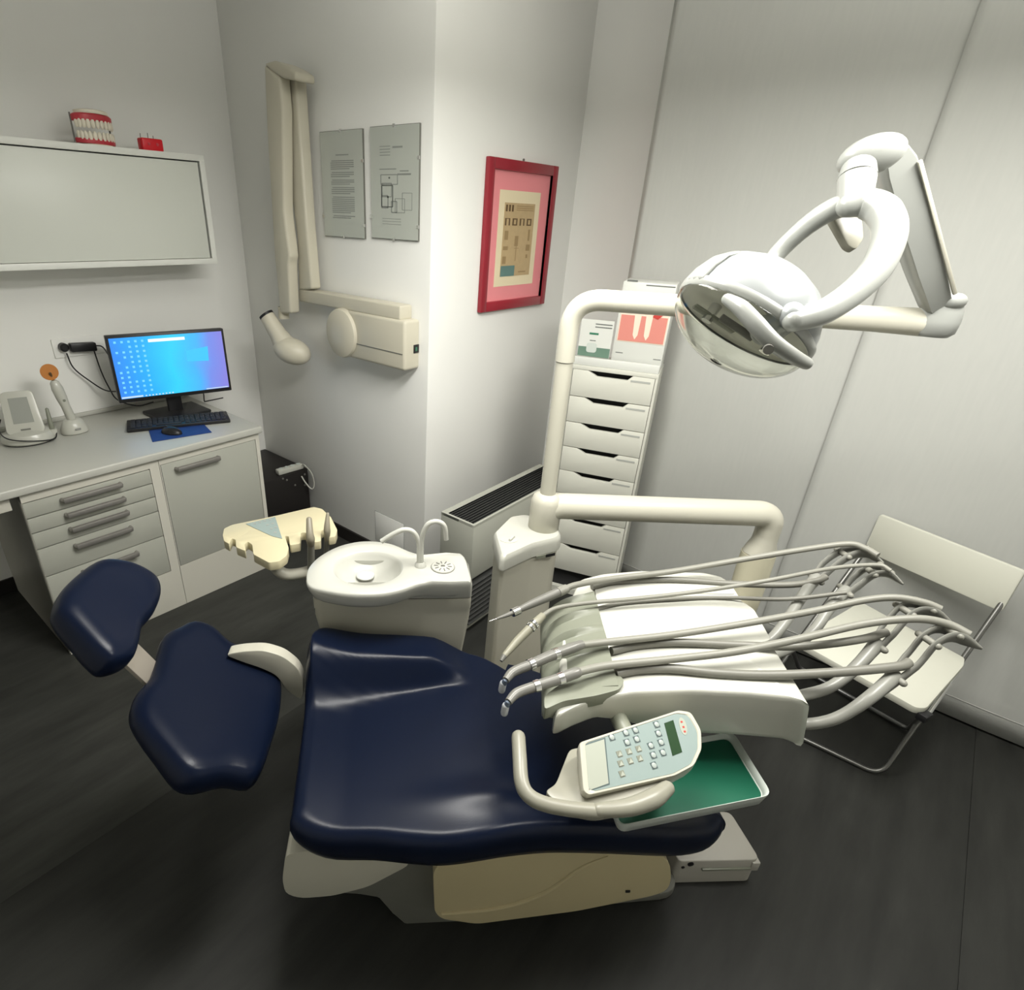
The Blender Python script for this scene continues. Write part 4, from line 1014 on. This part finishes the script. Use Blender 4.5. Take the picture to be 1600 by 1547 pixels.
    # whip arms
    W = [ [(1150,1020,.80),(1196,1005,.80),(1225,975,.83),(1258,925,.87),(1290,885,.91),(1322,862,.94),(1350,858,.955),(1375,872,.955)],
          [(1190,1030,.795),(1236,1012,.80),(1272,985,.83),(1300,945,.87),(1340,905,.91),(1362,890,.94),(1384,889,.95),(1406,904,.945)],
          [(1220,1092,.795),(1256,1086,.80),(1300,1072,.81),(1345,1035,.85),(1390,980,.90),(1418,950,.94),(1445,946,.95),(1478,962,.945)],
          [(1225,1128,.745),(1266,1131,.75),(1312,1120,.785),(1365,1085,.84),(1425,1030,.88),(1455,996,.93),(1485,985,.945),(1526,1003,.94)] ]
    DT['W'] = W
    for k, w in enumerate(W):
        P = cat_rom([Wz(*a) for a in w], 6); nP = len(P)
        m = MB(); rs = []
        for i in range(nP):
            s = i/(nP-1); rs.append((.014,.011) if s < .40 else ((.010,.007) if s < .86 else (.009*(1-(s-.86)*4.5),.007)))
        m.tube(P[:int(nP*.52)], [.0125,.0125,.0125,.015], 14, rnd=True); 
        arm = m.build('whip_arm', M['whip'], parent=t, sharp=60)
        # forked channel: two side rails with cross rollers
        Pq = P[int(nP*.46):]; side = (Pq[-1]-Pq[0]); side.z = 0; side = UP.cross(side).normalized()
        for sg in (-1,1):
            m = MB(); m.tube([p+side*sg*(.006+.009*min(1,q_/5))-UP*.007 for q_,p in enumerate(Pq)], [(.013,.006),(.016,.0055)]+[(.017,.0055)]*(len(Pq)-7)+[(.017,.0055),(.015,.005),(.011,.0045),(.007,.004),(.003,.002)], 12, flat=UP); m.build('rail', M['whip'], parent=arm)
        for fr in (.12,.45,.74):
            p = Pq[int(len(Pq)*fr)]; m = MB(); m.tube([p-side*.022, p+side*.022], .0075, 12, rnd=True); m.build('roller', M['hoses'], parent=arm)
    # control panel
    A = Wz(905,1157,.835); B = Wz(1070,1110,.835); Cn = Wz(912,1243,.79)
    n = (B-A).cross(Cn-A).normalized(); n = n if n.z > 0 else -n
    face = [Wp(x,y,A,n) for x,y in ((904,1160),(1060,1109),(1080,1112),(1096,1140),(1097,1170),(1085,1196),(1055,1212),(918,1243),(910,1236))]
    fr = rounded(face, .008, 3)
    ex0 = (B-A).normalized(); ey0 = n.cross(ex0)
    cf = sum(fr, V((0,0,0)))/len(fr)
    m = MB(); m.loft([[cf+(p-cf)*s-n*h+(ex0*.016-ey0*.014)*(h/.066) for p in fr] for h,s in ((.066,.90),(.060,.96),(.030,1.01),(.003,1.0),(.0,.985),(.0,.925),(.0018,.905)) ]); cp = m.build('control_panel', M['warm'], parent=t, sharp=40)
    m = MB(); m.prism([cf+(p-cf)*.905-n*.002 for p in fr], n*.0012); kp = m.build('keypad_membrane', M['keypad'], parent=cp)
    ex = (B-A).normalized(); ey = n.cross(ex)
    def on(px,py): return Wp(px,py,A,n)
    def patch(nm, pts, mt, par, h=.0006, off=-.0008):
        m = MB(); m.prism([on(x,y)+n*off for x,y in pts], n*h); return m.build(nm, mt, parent=par)
    patch('blank_window_border', ((912,1163),(946,1152),(953,1226),(918,1237)), M['keyd'], kp, .0004)
    patch('blank_window', ((914,1165),(944,1155),(951,1224),(920,1235)), M['keyp2'], kp, .0008)
    patch('lcd_display', ((1038,1130),(1052,1125),(1066,1175),(1051,1181)), M['lcd'], kp, .0008)
    lg = cat_rom([on(x,y) for x,y in ((1063,1121),(1070,1126),(1074,1140),(1072,1148),(1066,1145),(1061,1130))],3,closed=True)
    m = MB(); m.prism([p-n*.0008 for p in lg], n*.0006); m.build('logo_badge', M['keyp2'], parent=kp)
    for i,(px,py) in enumerate(((1065,1128),(1068,1136),(1070,1143))):
        m = MB(); m.obox(on(px,py)-n*.0001, ex*.0022, ey*.0018, n*.0003); m.build('logo_mark', M['redprint'], parent=kp)
    keys = [(956,1152),(978,1145),(993,1141),(980,1160),(995,1155),(1026,1132),(1029,1146),(1033,1160),(1017,1165),(1036,1176),(1021,1180),(1022,1196)]
    tri = [(968,1178),(983,1174),(998,1170),(970,1193),(985,1189),(1000,1185),(972,1209)]
    for px,py in keys:
        m = MB(); p = on(px,py); m.obox(p-n*.0005, ex*.0062, ey*.0062, n*.0004); k = m.build('key', M['keyd'], parent=kp)
        m = MB(); m.lathe(p, n, [(.0052,0),(.005,.0008),(.0045,.001)], 14)
        k2 = m.build('key_face', M['key'], parent=kp)
    for px,py in tri:
        m = MB(); p = on(px,py); m.obox(p-n*.0005, ex*.0056, ey*.0056, n*.0004); k = m.build('key', M['grey'], parent=kp)
        m = MB(); m.prism([p-ex*.0048-ey*.004, p+ex*.0048-ey*.004, p+ex*.0020+ey*.0045], n*.0009); m.build('key_face', M['keyp2'], parent=kp)
    # carrier plate and grab handle
    zc = .772
    q = [Wz(x,y,zc) for x,y in ((890,1170),(868,1226),(850,1236),(880,1262),(930,1272),(985,1262),(1045,1236),(1040,1205),(930,1200),(930,1165))]
    m = MB(); m.prism([V((p.x,p.y,zc-.022)) for p in rounded(q,.012,3)], UP*.022, .007, 3); m.build('panel_carrier', M['carrier'], parent=t)
    hp = cat_rom([Wz(x,y,z) for x,y,z in ((810,1152,.80),(812,1185,.795),(815,1222,.785),(826,1243,.778),(850,1256,.774),(890,1264,.77),(935,1268,.768))], 6)
    m = MB(); m.tube(hp, .0138, 18, rnd=True); m.build('grab_handle', M['carrier'], parent=t)
    hp = cat_rom([Wz(x,y,.772) for x,y in ((935,1266),(980,1262),(1020,1248),(1042,1232))], 5); m = MB(); m.tube(hp, (.013,.016,.018,.014), 16, rnd=True); m.build('carrier_grip', M['carrier'], parent=t)
    m = MB(); m.tube([Wz(1000,1180,.755), Wz(975,1140,.765), Wz(968,1128,.770)+N*.04], .018, 14); m.build('panel_mount', M['grey'], parent=t)
    return t
DU = delivery()

# ---------------------------------------------------------------- instruments on the table
def instruments():
    labs = ['long grey pen-like instrument lying farthest back on the holder, fine metal tip',
            'pale ribbed instrument hanging second from the back of the holder',
            'steel drill handpiece with small angled head, third on the holder',
            'steel drill handpiece nearest the control panel, with angled head']
    data = [
      dict(tip=[(764,971,.86),(776,967,.86)], body=[(776,967,.86),(800,958,.862),(830,944,.868),(858,932,.875),(876,924,.882)], rad=(.003,.006,.010,.012,.012),
           hose=[(876,924,.882),(900,914,.884),(960,904,.87),(1050,893,.875),(1150,876,.90),(1260,858,.94),(1325,850,.966),(1352,857,.968),(1372,868,.965)],
           low=[(925,917,.848),(965,909,.848),(1050,906,.850),(1140,912,.848),(1230,914,.87),(1275,908,.895),(1290,902,.90)], hr=.0080, lr=.0085, m='steel'),
      dict(tip=[(783,1033,.82),(788,1025,.825)], body=[(788,1025,.825),(808,1002,.84),(830,980,.86),(838,972,.868),(848,962,.872)], rad=(.007,.010,.0105,.0105,.009),
           hose=[(848,962,.872),(870,950,.874),(920,942,.87),(1000,935,.87),(1100,923,.885),(1200,907,.92),(1300,888,.945),(1370,883,.962),(1392,892,.96)],
           low=[(930,952,.848),(970,943,.848),(1050,936,.85),(1130,934,.849),(1230,936,.87),(1322,926,.91)], hr=.0055, lr=.0055, m='pale'),
      dict(tip=[(786,1070,.845),(790,1063,.86)], body=[(790,1063,.862),(802,1050,.864),(830,1038,.868),(862,1024,.872),(895,1012,.876),(910,1007,.876)], rad=(.008,.0105,.011,.012,.012,.010),
           hose=[(908,1008,.876),(950,1003,.872),(1050,992,.87),(1160,975,.885),(1270,955,.91),(1350,938,.94),(1400,934,.957),(1445,942,.96),(1470,952,.956)],
           low=[(955,1017,.848),(1000,1008,.848),(1060,1004,.850),(1150,1008,.848),(1250,1010,.862),(1340,1000,.89),(1385,988,.90)], hr=.0085, lr=.0095, m='steel'),
      dict(tip=[(790,1105,.845),(794,1097,.86)], body=[(794,1097,.862),(808,1083,.864),(838,1072,.868),(870,1062,.872),(898,1052,.878),(905,1050,.878)], rad=(.008,.0105,.011,.012,.012,.010),
           hose=[(903,1050,.878),(950,1040,.872),(1050,1030,.87),(1150,1018,.88),(1250,998,.90),(1350,975,.93),(1430,967,.955),(1480,975,.957),(1515,992,.951)],
           low=[(962,1053,.848),(1000,1046,.850),(1050,1045,.850),(1120,1052,.848),(1200,1055,.850),(1300,1051,.865),(1400,1042,.885),(1420,1035,.89)], hr=.0090, lr=.0105, m='steel')]
    for k, d in enumerate(data):
        B = cat_rom([Wz(*a) for a in d['body']], 5); T = [Wz(*a) for a in d['tip']]
        t = thing('dental_handpiece', B[len(B)//2], labs[k], 'dental instrument', 'instruments on the delivery table')
        m = MB(); m.tube(B, d['rad'], 18); b = m.build('handpiece_body', M[d['m']], parent=t, sharp=50)
        if k in (2,3):
            m = MB(); m.tube([T[0],T[1],B[2]], (.0065,.0065,.0075), 14, rnd=True); m.build('angled_head', M['bluest'], parent=t)
            dn = (V((0,0,-1))*.6+ (T[0]-T[1]).normalized()*.5).normalized(); m = MB(); m.tube([T[0]-UP*.004+UP*.008, T[0]-UP*.004+dn*.012], .0075, 14, rnd=True); m.build('chuck', M['chuck'], parent=t)
            for i in (10,16):
                m = MB(); p = B[i]; dd = (B[i+1]-B[i]).normalized(); m.tube([p-dd*.006,p+dd*.006], .0128, 18); m.build('metal_ring', M['chrome'], parent=t)
        elif k == 0:
            m = MB(); m.tube([T[0],T[1]], (.0015,.0022), 10); m.build('needle_tip', M['chrome'], parent=t)
            m = MB(); p = B[6]; dd = (B[7]-B[5]).normalized(); m.tube([p-dd*.010,p+dd*.010], .0105, 14); m.build('knurled_collar', M['chrome'], parent=t)
            m = MB(); p = B[-1]; m.tube([p-dd*.008, p+dd*.02], (.0125,.0115), 16); m.build('hose_coupling', M['hoses'], parent=t)
        else:
            m = MB(); m.tube([T[0],T[1]], (.004,.007), 12); m.build('nozzle', M['steel'], parent=t)
            for i in (10,13):
                m = MB(); p = B[i]; dd = (B[i+1]-B[i]).normalized(); m.tube([p-dd*.003,p+dd*.003], .0122, 18); m.build('metal_ring', M['chrome'], parent=t)
        hm = MB(); hm.tube(cat_rom([Wz(*a) for a in d['hose']], 7), d['hr'], 12); hm.build('hose', M['hoses'] if k != 3 else M['hoses'], parent=t, sharp=60)
        hm = MB(); hm.tube(cat_rom([Wz(*a) for a in d['low']], 7), d['lr'], 12); hm.build('return_hose', M['hose'], parent=t, sharp=60)
instruments()

# ---------------------------------------------------------------- green instrument tray
def greentray():
    z = .635
    P = [Wz(x,y,z) for x,y in ((960,1283),(975,1298),(1200,1250),(1207,1240),(1160,1170))]
    a, b = Wz(965,1292,z), Wz(1207,1243,z); d = (b-a).normalized(); e = UP.cross(d)
    L_ = (b-a).length; w = .17
    c = thing('instrument_tray', (a+d*L_/2+e*w/2), 'green lined plastic tray with pale rim below the control panel', 'tray')
    out = rounded([a,b,b+e*w+d*.03,a+e*w+d*.03], .022, 5); cc = sum(out, V((0,0,0)))/len(out)
    m = MB(); m.loft([[V((cc.x+(p.x-cc.x)*s,cc.y+(p.y-cc.y)*s,z+h)) for p in out] for s,h in ((.90,-.030),(.955,-.028),(.985,-.010),(1,-.002),(.998,.002),(.985,.002),(.955,-.004),(.945,-.012),(.90,-.014))]); m.build('tray_rim', M['trayrim'], parent=c, sharp=60)
    m = MB(); m.prism([V((cc.x+(p.x-cc.x)*.93,cc.y+(p.y-cc.y)*.93,z-.0135)) for p in out], UP*.0015); m.build('green_liner', M['greentray'], parent=c)
    m = MB(); q = cc+e*.06; m.tube([V((q.x,q.y,z-.012)), V((q.x,q.y,.768))], .018, 16); m.build('hanging_stem', M['warm'], parent=c)
greentray()

# ---------------------------------------------------------------- assistant element
def assistant():
    z = .80
    t = thing('assistant_tray', Wz(430,840,z-.1), 'cream instrument holder on a bent tube arm left of the basin', 'instrument holder')
    o = [(348,836),(350,826),(362,820),(430,806),(490,792),(503,795),(517,808),(527,828),(524,838),(513,840),(510,826),(502,829),(501,846),(480,848),(478,832),(470,832),(469,849),(453,852),(451,838),(445,837),(451,856),(448,868),(436,877),(420,879),(396,866),(394,851),(387,846),(382,850),(384,861),(369,855),(368,843),(362,841),(358,850),(350,845)]
    P = [Wz(x,y,z) for x,y in o]; P = rounded(P, .006, 3)
    m = MB(); m.prism([V((p.x,p.y,z-.028)) for p in P], UP*.028, .003, 2); m.build('holder_plate', M['cream'], parent=t, sharp=50)
    m = MB(); m.prism([Wz(x,y,z+.0005) for x,y in ((384,819),(430,808),(441,842),(425,838))], UP*.001); k = m.build('keypad', M['keypad'], parent=t)
    for x,y in ((398,818),(406,816),(414,814),(422,812),(418,820),(426,818),(424,826),(431,824),(430,832)):
        m = MB(); p = Wz(x,y,z+.0015); m.obox(p, U*.004, N*.004, UP*.0006); m.build('key', M['ink2'], parent=k)
    for x,y,l in ():
        m = MB(); p = Wz(x,y,z); m.lathe(p-UP*.001, UP, [(.018,0),(.019,.004),(.014,.006),(.003,.006)], 20); m.build('slot_boss', M['cream'], parent=t)
    arm = cat_rom([Wz(425,872,z-.03),Wz(430,886,z-.10),Wz(445,897,z-.13),Wz(470,896,z-.13),Wz(500,888,z-.12)], 6)
    m = MB(); m.tube(arm, .019, 16); m.build('tube_arm', M['warm'], parent=t)
    for k,(pts,rr,lb) in enumerate((([(483,812,.87),(484,832,.84),(485,842,.82),(486,852,.79),(486,885,.70),(487,905,.66)], (.009,.011,.014,.011,.0115,.0115), 'grey suction handpiece with pale hose, left one in the cream holder'),
                      ([(512,803,.87),(511,820,.84),(511,830,.82),(511,842,.79),(510,865,.72),(509,885,.66)], (.005,.009,.011,.009,.0085,.0085), 'slimmer grey suction handpiece, right one in the cream holder'))):
        P = [Wz(*a) for a in pts]
        s = thing('suction_handpiece', P[2], lb, 'dental instrument', 'suction handpieces')
        m = MB(); m.tube(cat_rom(P[:4],4), rr[:4], 14, rnd=True); m.build('nozzle', M['steel'] if 0 else mat('taupe_nozzle_%s'%'ab'[k], (.22,.20,.15), .4), parent=s)
        m = MB(); m.tube(cat_rom(P[3:],4), rr[4], 14); m.build('hose', M['hoses'], parent=s)
assistant()

# ---------------------------------------------------------------- operating lamp
def lamp():
    c = V((COLP.x,COLP.y,0)); zb = ZA+.044
    t = thing('operating_lamp', c+UP*zb, 'white dental operating lamp with clear shield on a tall bent pole and jointed arms', 'operating lamp')
    E = Wz(1462,505,1.527)
    za = 1.527; d = V(((E-c).x,(E-c).y,0)).normalized(); pole = c+UP*1.36
    m = MB(); m.tube([c+UP*(zb-.01), c+UP*1.355], .0245, 24); m.build('pole', M['warm'], parent=t)
    m = MB(); path = fillet([c+UP*1.357, c+UP*za, c+d*.40+UP*za], (0,.16,0), 14); m.tube(path, (.027,.027,.028,.028), 24); m.build('bent_arm', M['warm'], parent=t)
    m = MB(); m.tube([c+d*.38+UP*za, E-d*.13, E-d*.02], [(.031,.025),(.030,.025),(.033,.028)], 24, flat=UP, rnd=True); a = m.build('swing_arm', M['warm'], parent=t)
    m = MB(); m.lathe(E-UP*.030, UP, [(.026,0),(.034,.010),(.036,.035),(.034,.06),(.03,.075)], 28, x=d, sx=1.35); m.build('elbow_joint', M['lampw'], parent=t)
    m = MB(); q = Wd(1488,472,1.36); m.ell(q, CR*.030, CD*.020, CF*.025); m.build('elbow_cap', M['lampw'], parent=t)
    # spring arm, box section
    J = Wd(1392,238,1.17); E2 = Wd(1462,478,1.38)
    ax = (J-E2).normalized(); sd = (CR-ax*CR.dot(ax)).normalized(); dp = ax.cross(sd)
    L = []
    for s,wx,wy in ((0,.020,.022),(.03,.026,.027),(.3,.032,.03),(.65,.035,.032),(.93,.031,.03),(1.0,.024,.026)):
        p = E2.lerp(J,s); q = [p+sd*wx*a+dp*wy*b for a,b in ((-1,-.6),(-.8,-1),(.8,-1),(1,-.6),(1,.6),(.8,1),(-.8,1),(-1,.6))]; L.append(q)
    m = MB(); m.loft(L); sp = m.build('spring_arm', M['lampw'], parent=t, sharp=35)
    m = MB(); dp2 = dp if dp.dot(EYE-J)>0 else -dp
    m.obox(E2.lerp(J,.5)+dp2*.0345+sd*.026, sd*.004, ax*(J-E2).length*.42, dp2*.003, .001); m.build('arm_groove', M['warm'], parent=sp)
    # top knuckle
    K = Wd(1362,243,1.12); m = MB()
    kx = (Wd(1410,228,1.12)-Wd(1308,250,1.12)).normalized(); ky = CF-kx*CF.dot(kx); ky.normalize(); kz = kx.cross(ky)
    m.ell(K, kx*.062, ky*.045, kz*.033, 30, 16); m.build('top_knuckle', M['lampw'], parent=t)
    m = MB(); m.tube([Wd(1342,258,1.115), Wd(1339,280,1.11)], (.028,.033), 26); m.build('knuckle_base', M['lampw'], parent=t)
    m = MB(); m.tube([Wd(1339,279,1.11), Wd(1334,325,1.105)], (.0325,.028), 26); m.build('swivel_neck', M['lampw'], parent=t)
    # yoke: two branches
    near = cat_rom([Wd(x,y,dd) for x,y,dd in ((1325,322,1.10),(1352,318,1.09),(1380,332,1.07),(1390,365,1.045),(1372,415,1.02),(1335,455,.995),(1285,488,.97),(1240,502,.955))], 6)
    far = cat_rom([Wd(x,y,dd) for x,y,dd in ((1345,320,1.11),(1315,322,1.12),(1285,336,1.14),(1250,362,1.17),(1215,396,1.20),(1190,430,1.20))], 6)
    m = MB(); m.tube(near, [(.018,.020),(.026,.024),(.028,.024),(.026,.022),(.024,.020),(.022,.018),(.021,.015),(.019,.014)][:1] and [.020,.026,.029,.028,.026,.023,.021,.017], 22, rnd=True); m.build('yoke_near_arm', M['lampw'], parent=t, sharp=70)
    m = MB(); m.tube(far, (.020,.021,.020,.018,.017,.015), 18, rnd=True); m.build('yoke_far_arm', M['lampw'], parent=t, sharp=70)
    m = MB(); q = Wd(1374,425,1.0); m.tube([q-CR*.004,q+CR*.004+CD*.012], .004, 10, rnd=True); m.build('knob', M['dark'], parent=t)
    bk = [Wd(x,y,1.15) for x,y in ((1296,332),(1346,326),(1350,372),(1338,390),(1326,384))]
    m = MB(); m.prism(rounded(bk,.006,2), CF*.02, .004, 2); m.build('neck_fin', M['carrier'], parent=t)
    # head
    nn = (CR*-.53+CD*.80+CF*.16).normalized(); lx = (CR*.83+CD*.56); lx = (lx-nn*lx.dot(nn)).normalized(); ly = nn.cross(lx)
    C0 = Wd(1160,507,1.075)
    def prof(pr, mt, nm, par, sx=1.0, sy=.88, cap=True, thick=0, seg=48):
        m = MB(); m.lathe(C0, -nn, pr, seg, x=lx, sx=sx, sy=sy, cap=cap); return m.build(nm, mt, parent=par, sharp=50, thick=thick)
    hd = prof([(.128,.0),(.129,.010),(.124,.035),(.112,.062),(.090,.088),(.060,.105),(.025,.113),(.004,.114)], M['lampg'], 'head_shell', t, cap=False, thick=.003)
    prof([(.130,-.004),(.134,.002),(.134,.012),(.129,.016),(.126,.004)], M['lampw'], 'shell_rim', hd, cap=False)
    # white visor over the upper half of the shell
    m = MB(); L = []
    for r,h in ((.131,.004),(.1315,.012),(.127,.036),(.1155,.063),(.100,.080)):
        L.append([C0-nn*h+lx*r*1.005*math.cos(a)+ly*r*.885*math.sin(a) for a in [math.radians(150+150*k/40) for k in range(41)]])
    m.loft(L, closed=False); m.build('visor', M['lampw'], parent=hd, thick=.004, sharp=60)
    prof([(.126,.000),(.11,.006),(.07,.011),(.03,.014),(.004,.0145)], M['lampin'], 'reflector', hd, cap=False, thick=.002)
    prof([(.130*math.cos(a),-.078*math.sin(a)) for a in [math.radians(90*k/16*.995) for k in range(17)]], M['clear'], 'clear_shield', hd, cap=False, thick=.0025)
    for s,ry in ((-.055,-.02),(.06,.01)):
        m = MB(); p = C0+lx*s+ly*ry+nn*.005; m.tube([p+nn*-.02,p+nn*.018], .010, 14); m.build('bulb_clip', M['chrome'], parent=hd)
    m = MB(); p = C0+nn*.01; m.tube([p-lx*.04,p+lx*.03], .007, 12); m.build('bulb', M['steel'], parent=hd)
    m = MB(); m.obox(C0+nn*.012-lx*.045-ly*.02, lx*.045, ly*.010, nn*.003, .002); m.build('bulb_carrier', M['brown'] if 0 else M['grey'], parent=hd)
    # front handle
    hp = cat_rom([Wd(x,y,dd) for x,y,dd in ((1137,468,.985),(1158,482,.965),(1182,508,.95),(1208,535,.945),(1238,556,.95),(1260,568,.965))], 6)
    m = MB(); m.tube(hp, (.010,.0135,.0145,.0135,.012,.010), 18, rnd=True); m.build('grab_handle', M['lampw'], parent=t)
    m = MB(); q = Wd(1225,500,.985); m.tube([q+CF*.05, q-CF*.02], (.028,.022), 22, rnd=True); m.build('pivot', M['lampg'], parent=t)
    m = MB(); q = Wd(1200,545,.94); m.tube([q-nn*.0,q+nn*.004-CF*.006], .008, 14); m.build('screw', M['steel'], parent=t)
    # slot in shell and right guard loop
    sl = [C0-nn*h+lx*r*math.cos(a)+ly*r*.88*math.sin(a) for a,r,h in [(math.radians(a_), .104, .0755) for a_ in range(250,330,8)]]
    m = MB(); m.tube(sl, .0028, 8); m.build('vent_slot', M['castg'], parent=hd)
    lp = cat_rom([Wd(x,y,dd) for x,y,dd in ((1262,470,1.13),(1272,500,1.12),(1268,530,1.10),(1255,560,1.06))], 5); m = MB(); m.tube(lp, .006, 10); m.build('rear_loop', M['lampw'], parent=t)
lamp()

# ---------------------------------------------------------------- folding chair
def folding():
    a = Wz(1368,1216,.012); l = Wz(1268,1168,.012); d = (l-a).normalized()      # towards the left foot
    bl, brr = Wz(1345,857,.592), Wz(1563,957,.592); tl_, tr_ = Wz(1379,806,.752), Wz(1604,893,.752)
    t = thing('folding_chair', Wz(1430,1060,.0), 'white folding chair with thin metal frame standing against the curtain', 'folding chair')
    c, r, u, n = quad(tl_,tr_,brr,bl)
    m = MB(); m.prism(rounded([c-r+u,c+r+u,c+r-u,c-r-u],.012,3), n*-.014, .003, 2); m.build('backrest', M['fold'], parent=t)
    zs = .44
    q = [Wz(x,y,zs) for x,y in ((1243,1000),(1432,1106),(1448,1106),(1506,1040),(1508,1028),(1345,940))]
    q = [q[0],q[1],q[2],q[3],q[4],q[5]]
    m = MB(); m.prism([V((p.x,p.y,zs-.024)) for p in rounded(q,.012,3)], UP*.024, .005, 2); m.build('seat', M['fold'], parent=t)
    # front frame: U tube from foot up to the backrest
    wv = (bl-brr); wl = wv.length; wd = wv.normalized()
    R0 = Wz(1376,1212,.010); bt = brr+ (tr_-brr)*.3 - wd*-.0
    R1 = brr+(tr_-brr)*.25+wd*.012; L0 = R0+d*wl*.97; L0.z = .010; L1 = R1+wd*(wl-.03)
    m = MB(); m.tube(fillet([R1-n*.016, R0, L0, L1-n*.016], (0,.05,.05,0), 7), .0085, 12); m.build('front_frame', M['tubem'], parent=t, sharp=60)
    # rear frame: from front of seat down to the back
    fr, fl = q[2]+V((0,0,-.035)), q[0]+V((0,0,-.035))
    rb = Wz(1419,1140,.012); rl = Wz(1271,1056,.012); dd = (rl-rb).normalized()
    m = MB(); m.tube(fillet([V((fr.x,fr.y,zs-.04))+(q[3]-q[2])*.1, rb, rb+dd*wl*.9, V((fl.x,fl.y,zs-.04))], (0,.03,.03,0), 6), .0085, 12); m.build('rear_frame', mat('dark_chrome', (.25,.25,.25), .3, metal=.8), parent=t, sharp=60)
    m = MB(); p = q[2]; m.obox(V((p.x,p.y,zs-.03))-wd*.004, wd*.014, UP*.012, UP.cross(wd)*.02, .004); m.build('hinge', M['dark'], parent=t)
    pr = q[4]; m = MB(); m.tube([V((pr.x,pr.y,zs-.03))-wd*.004, V((q[2].x,q[2].y,zs-.03))-wd*.010], .006, 10); m.build('seat_rail', M['chrome'], parent=t)
folding()

# ---------------------------------------------------------------- lights
def area(name, loc, rot, sx, sy, power, col=(1,.98,.93)):
    l = bpy.data.lights.new(name, 'AREA'); l.shape = 'RECTANGLE'; l.size = sx; l.size_y = sy; l.energy = power; l.color = col
    o = bpy.data.objects.new(name, l); COL.objects.link(o); o.location = loc; o.rotation_euler = rot; return o
LX, LY, LZ = -.80, 1.02, 2.20
area('pendant_downlight', (LX,LY,LZ-.025), (0,0,0), .30, .80, 27)
area('pendant_uplight', (LX,LY,LZ+.035), (math.pi,0,0), .30, .80, 17)
LX3, LY3 = .12, 1.52
area('side_downlight', (LX3,LY3,LZ-.025), (0,0,0), .30, .80, 25)
area('side_uplight', (LX3,LY3,LZ+.035), (math.pi,0,0), .30, .80, 13)
wd = bpy.data.worlds.new('room_air'); scn.world = wd; wd.use_nodes = True
wd.node_tree.nodes['Background'].inputs[0].default_value = (.9,.95,1,1); wd.node_tree.nodes['Background'].inputs[1].default_value = .02
def pendant(lx, ly, lab):
    m = MB(); m.box((lx-.17,ly-.45,LZ-.02),(lx+.17,ly+.45,LZ+.03), .006); o = m.build('pendant_luminaire', M['white']); tag(o, lab, 'ceiling lamp')
    for y in (ly-.3,ly+.3):
        m = MB(); m.tube([(lx,y,LZ+.028),(lx,y,CEIL)], .003, 8); m.build('suspension_wire', M['steel'], parent=o)
pendant(LX, LY, 'white rectangular pendant light hanging above the dental chair')
pendant(LX3, LY3, 'white rectangular pendant light hanging nearest the window curtain, above the delivery table')

# ---------------------------------------------------------------- camera
cd = bpy.data.cameras.new('camera'); cam = bpy.data.objects.new('camera', cd); COL.objects.link(cam)
cd.sensor_fit = 'HORIZONTAL'; cd.sensor_width = 36; cd.lens = F/1600*36; cd.shift_x = (800-CX)/1600; cd.shift_y = (CY-773.5)/1600; cd.clip_start = .02
r3 = Matrix((CR, -CD, -CF)).transposed(); cam.matrix_world = Matrix.Translation(EYE) @ r3.to_4x4()
scn.camera = cam
scn.view_settings.view_transform = 'Standard'; scn.view_settings.look = 'None'; scn.view_settings.exposure = 0.32; scn.view_settings.gamma = 1
scn.view_settings.use_curve_mapping = False
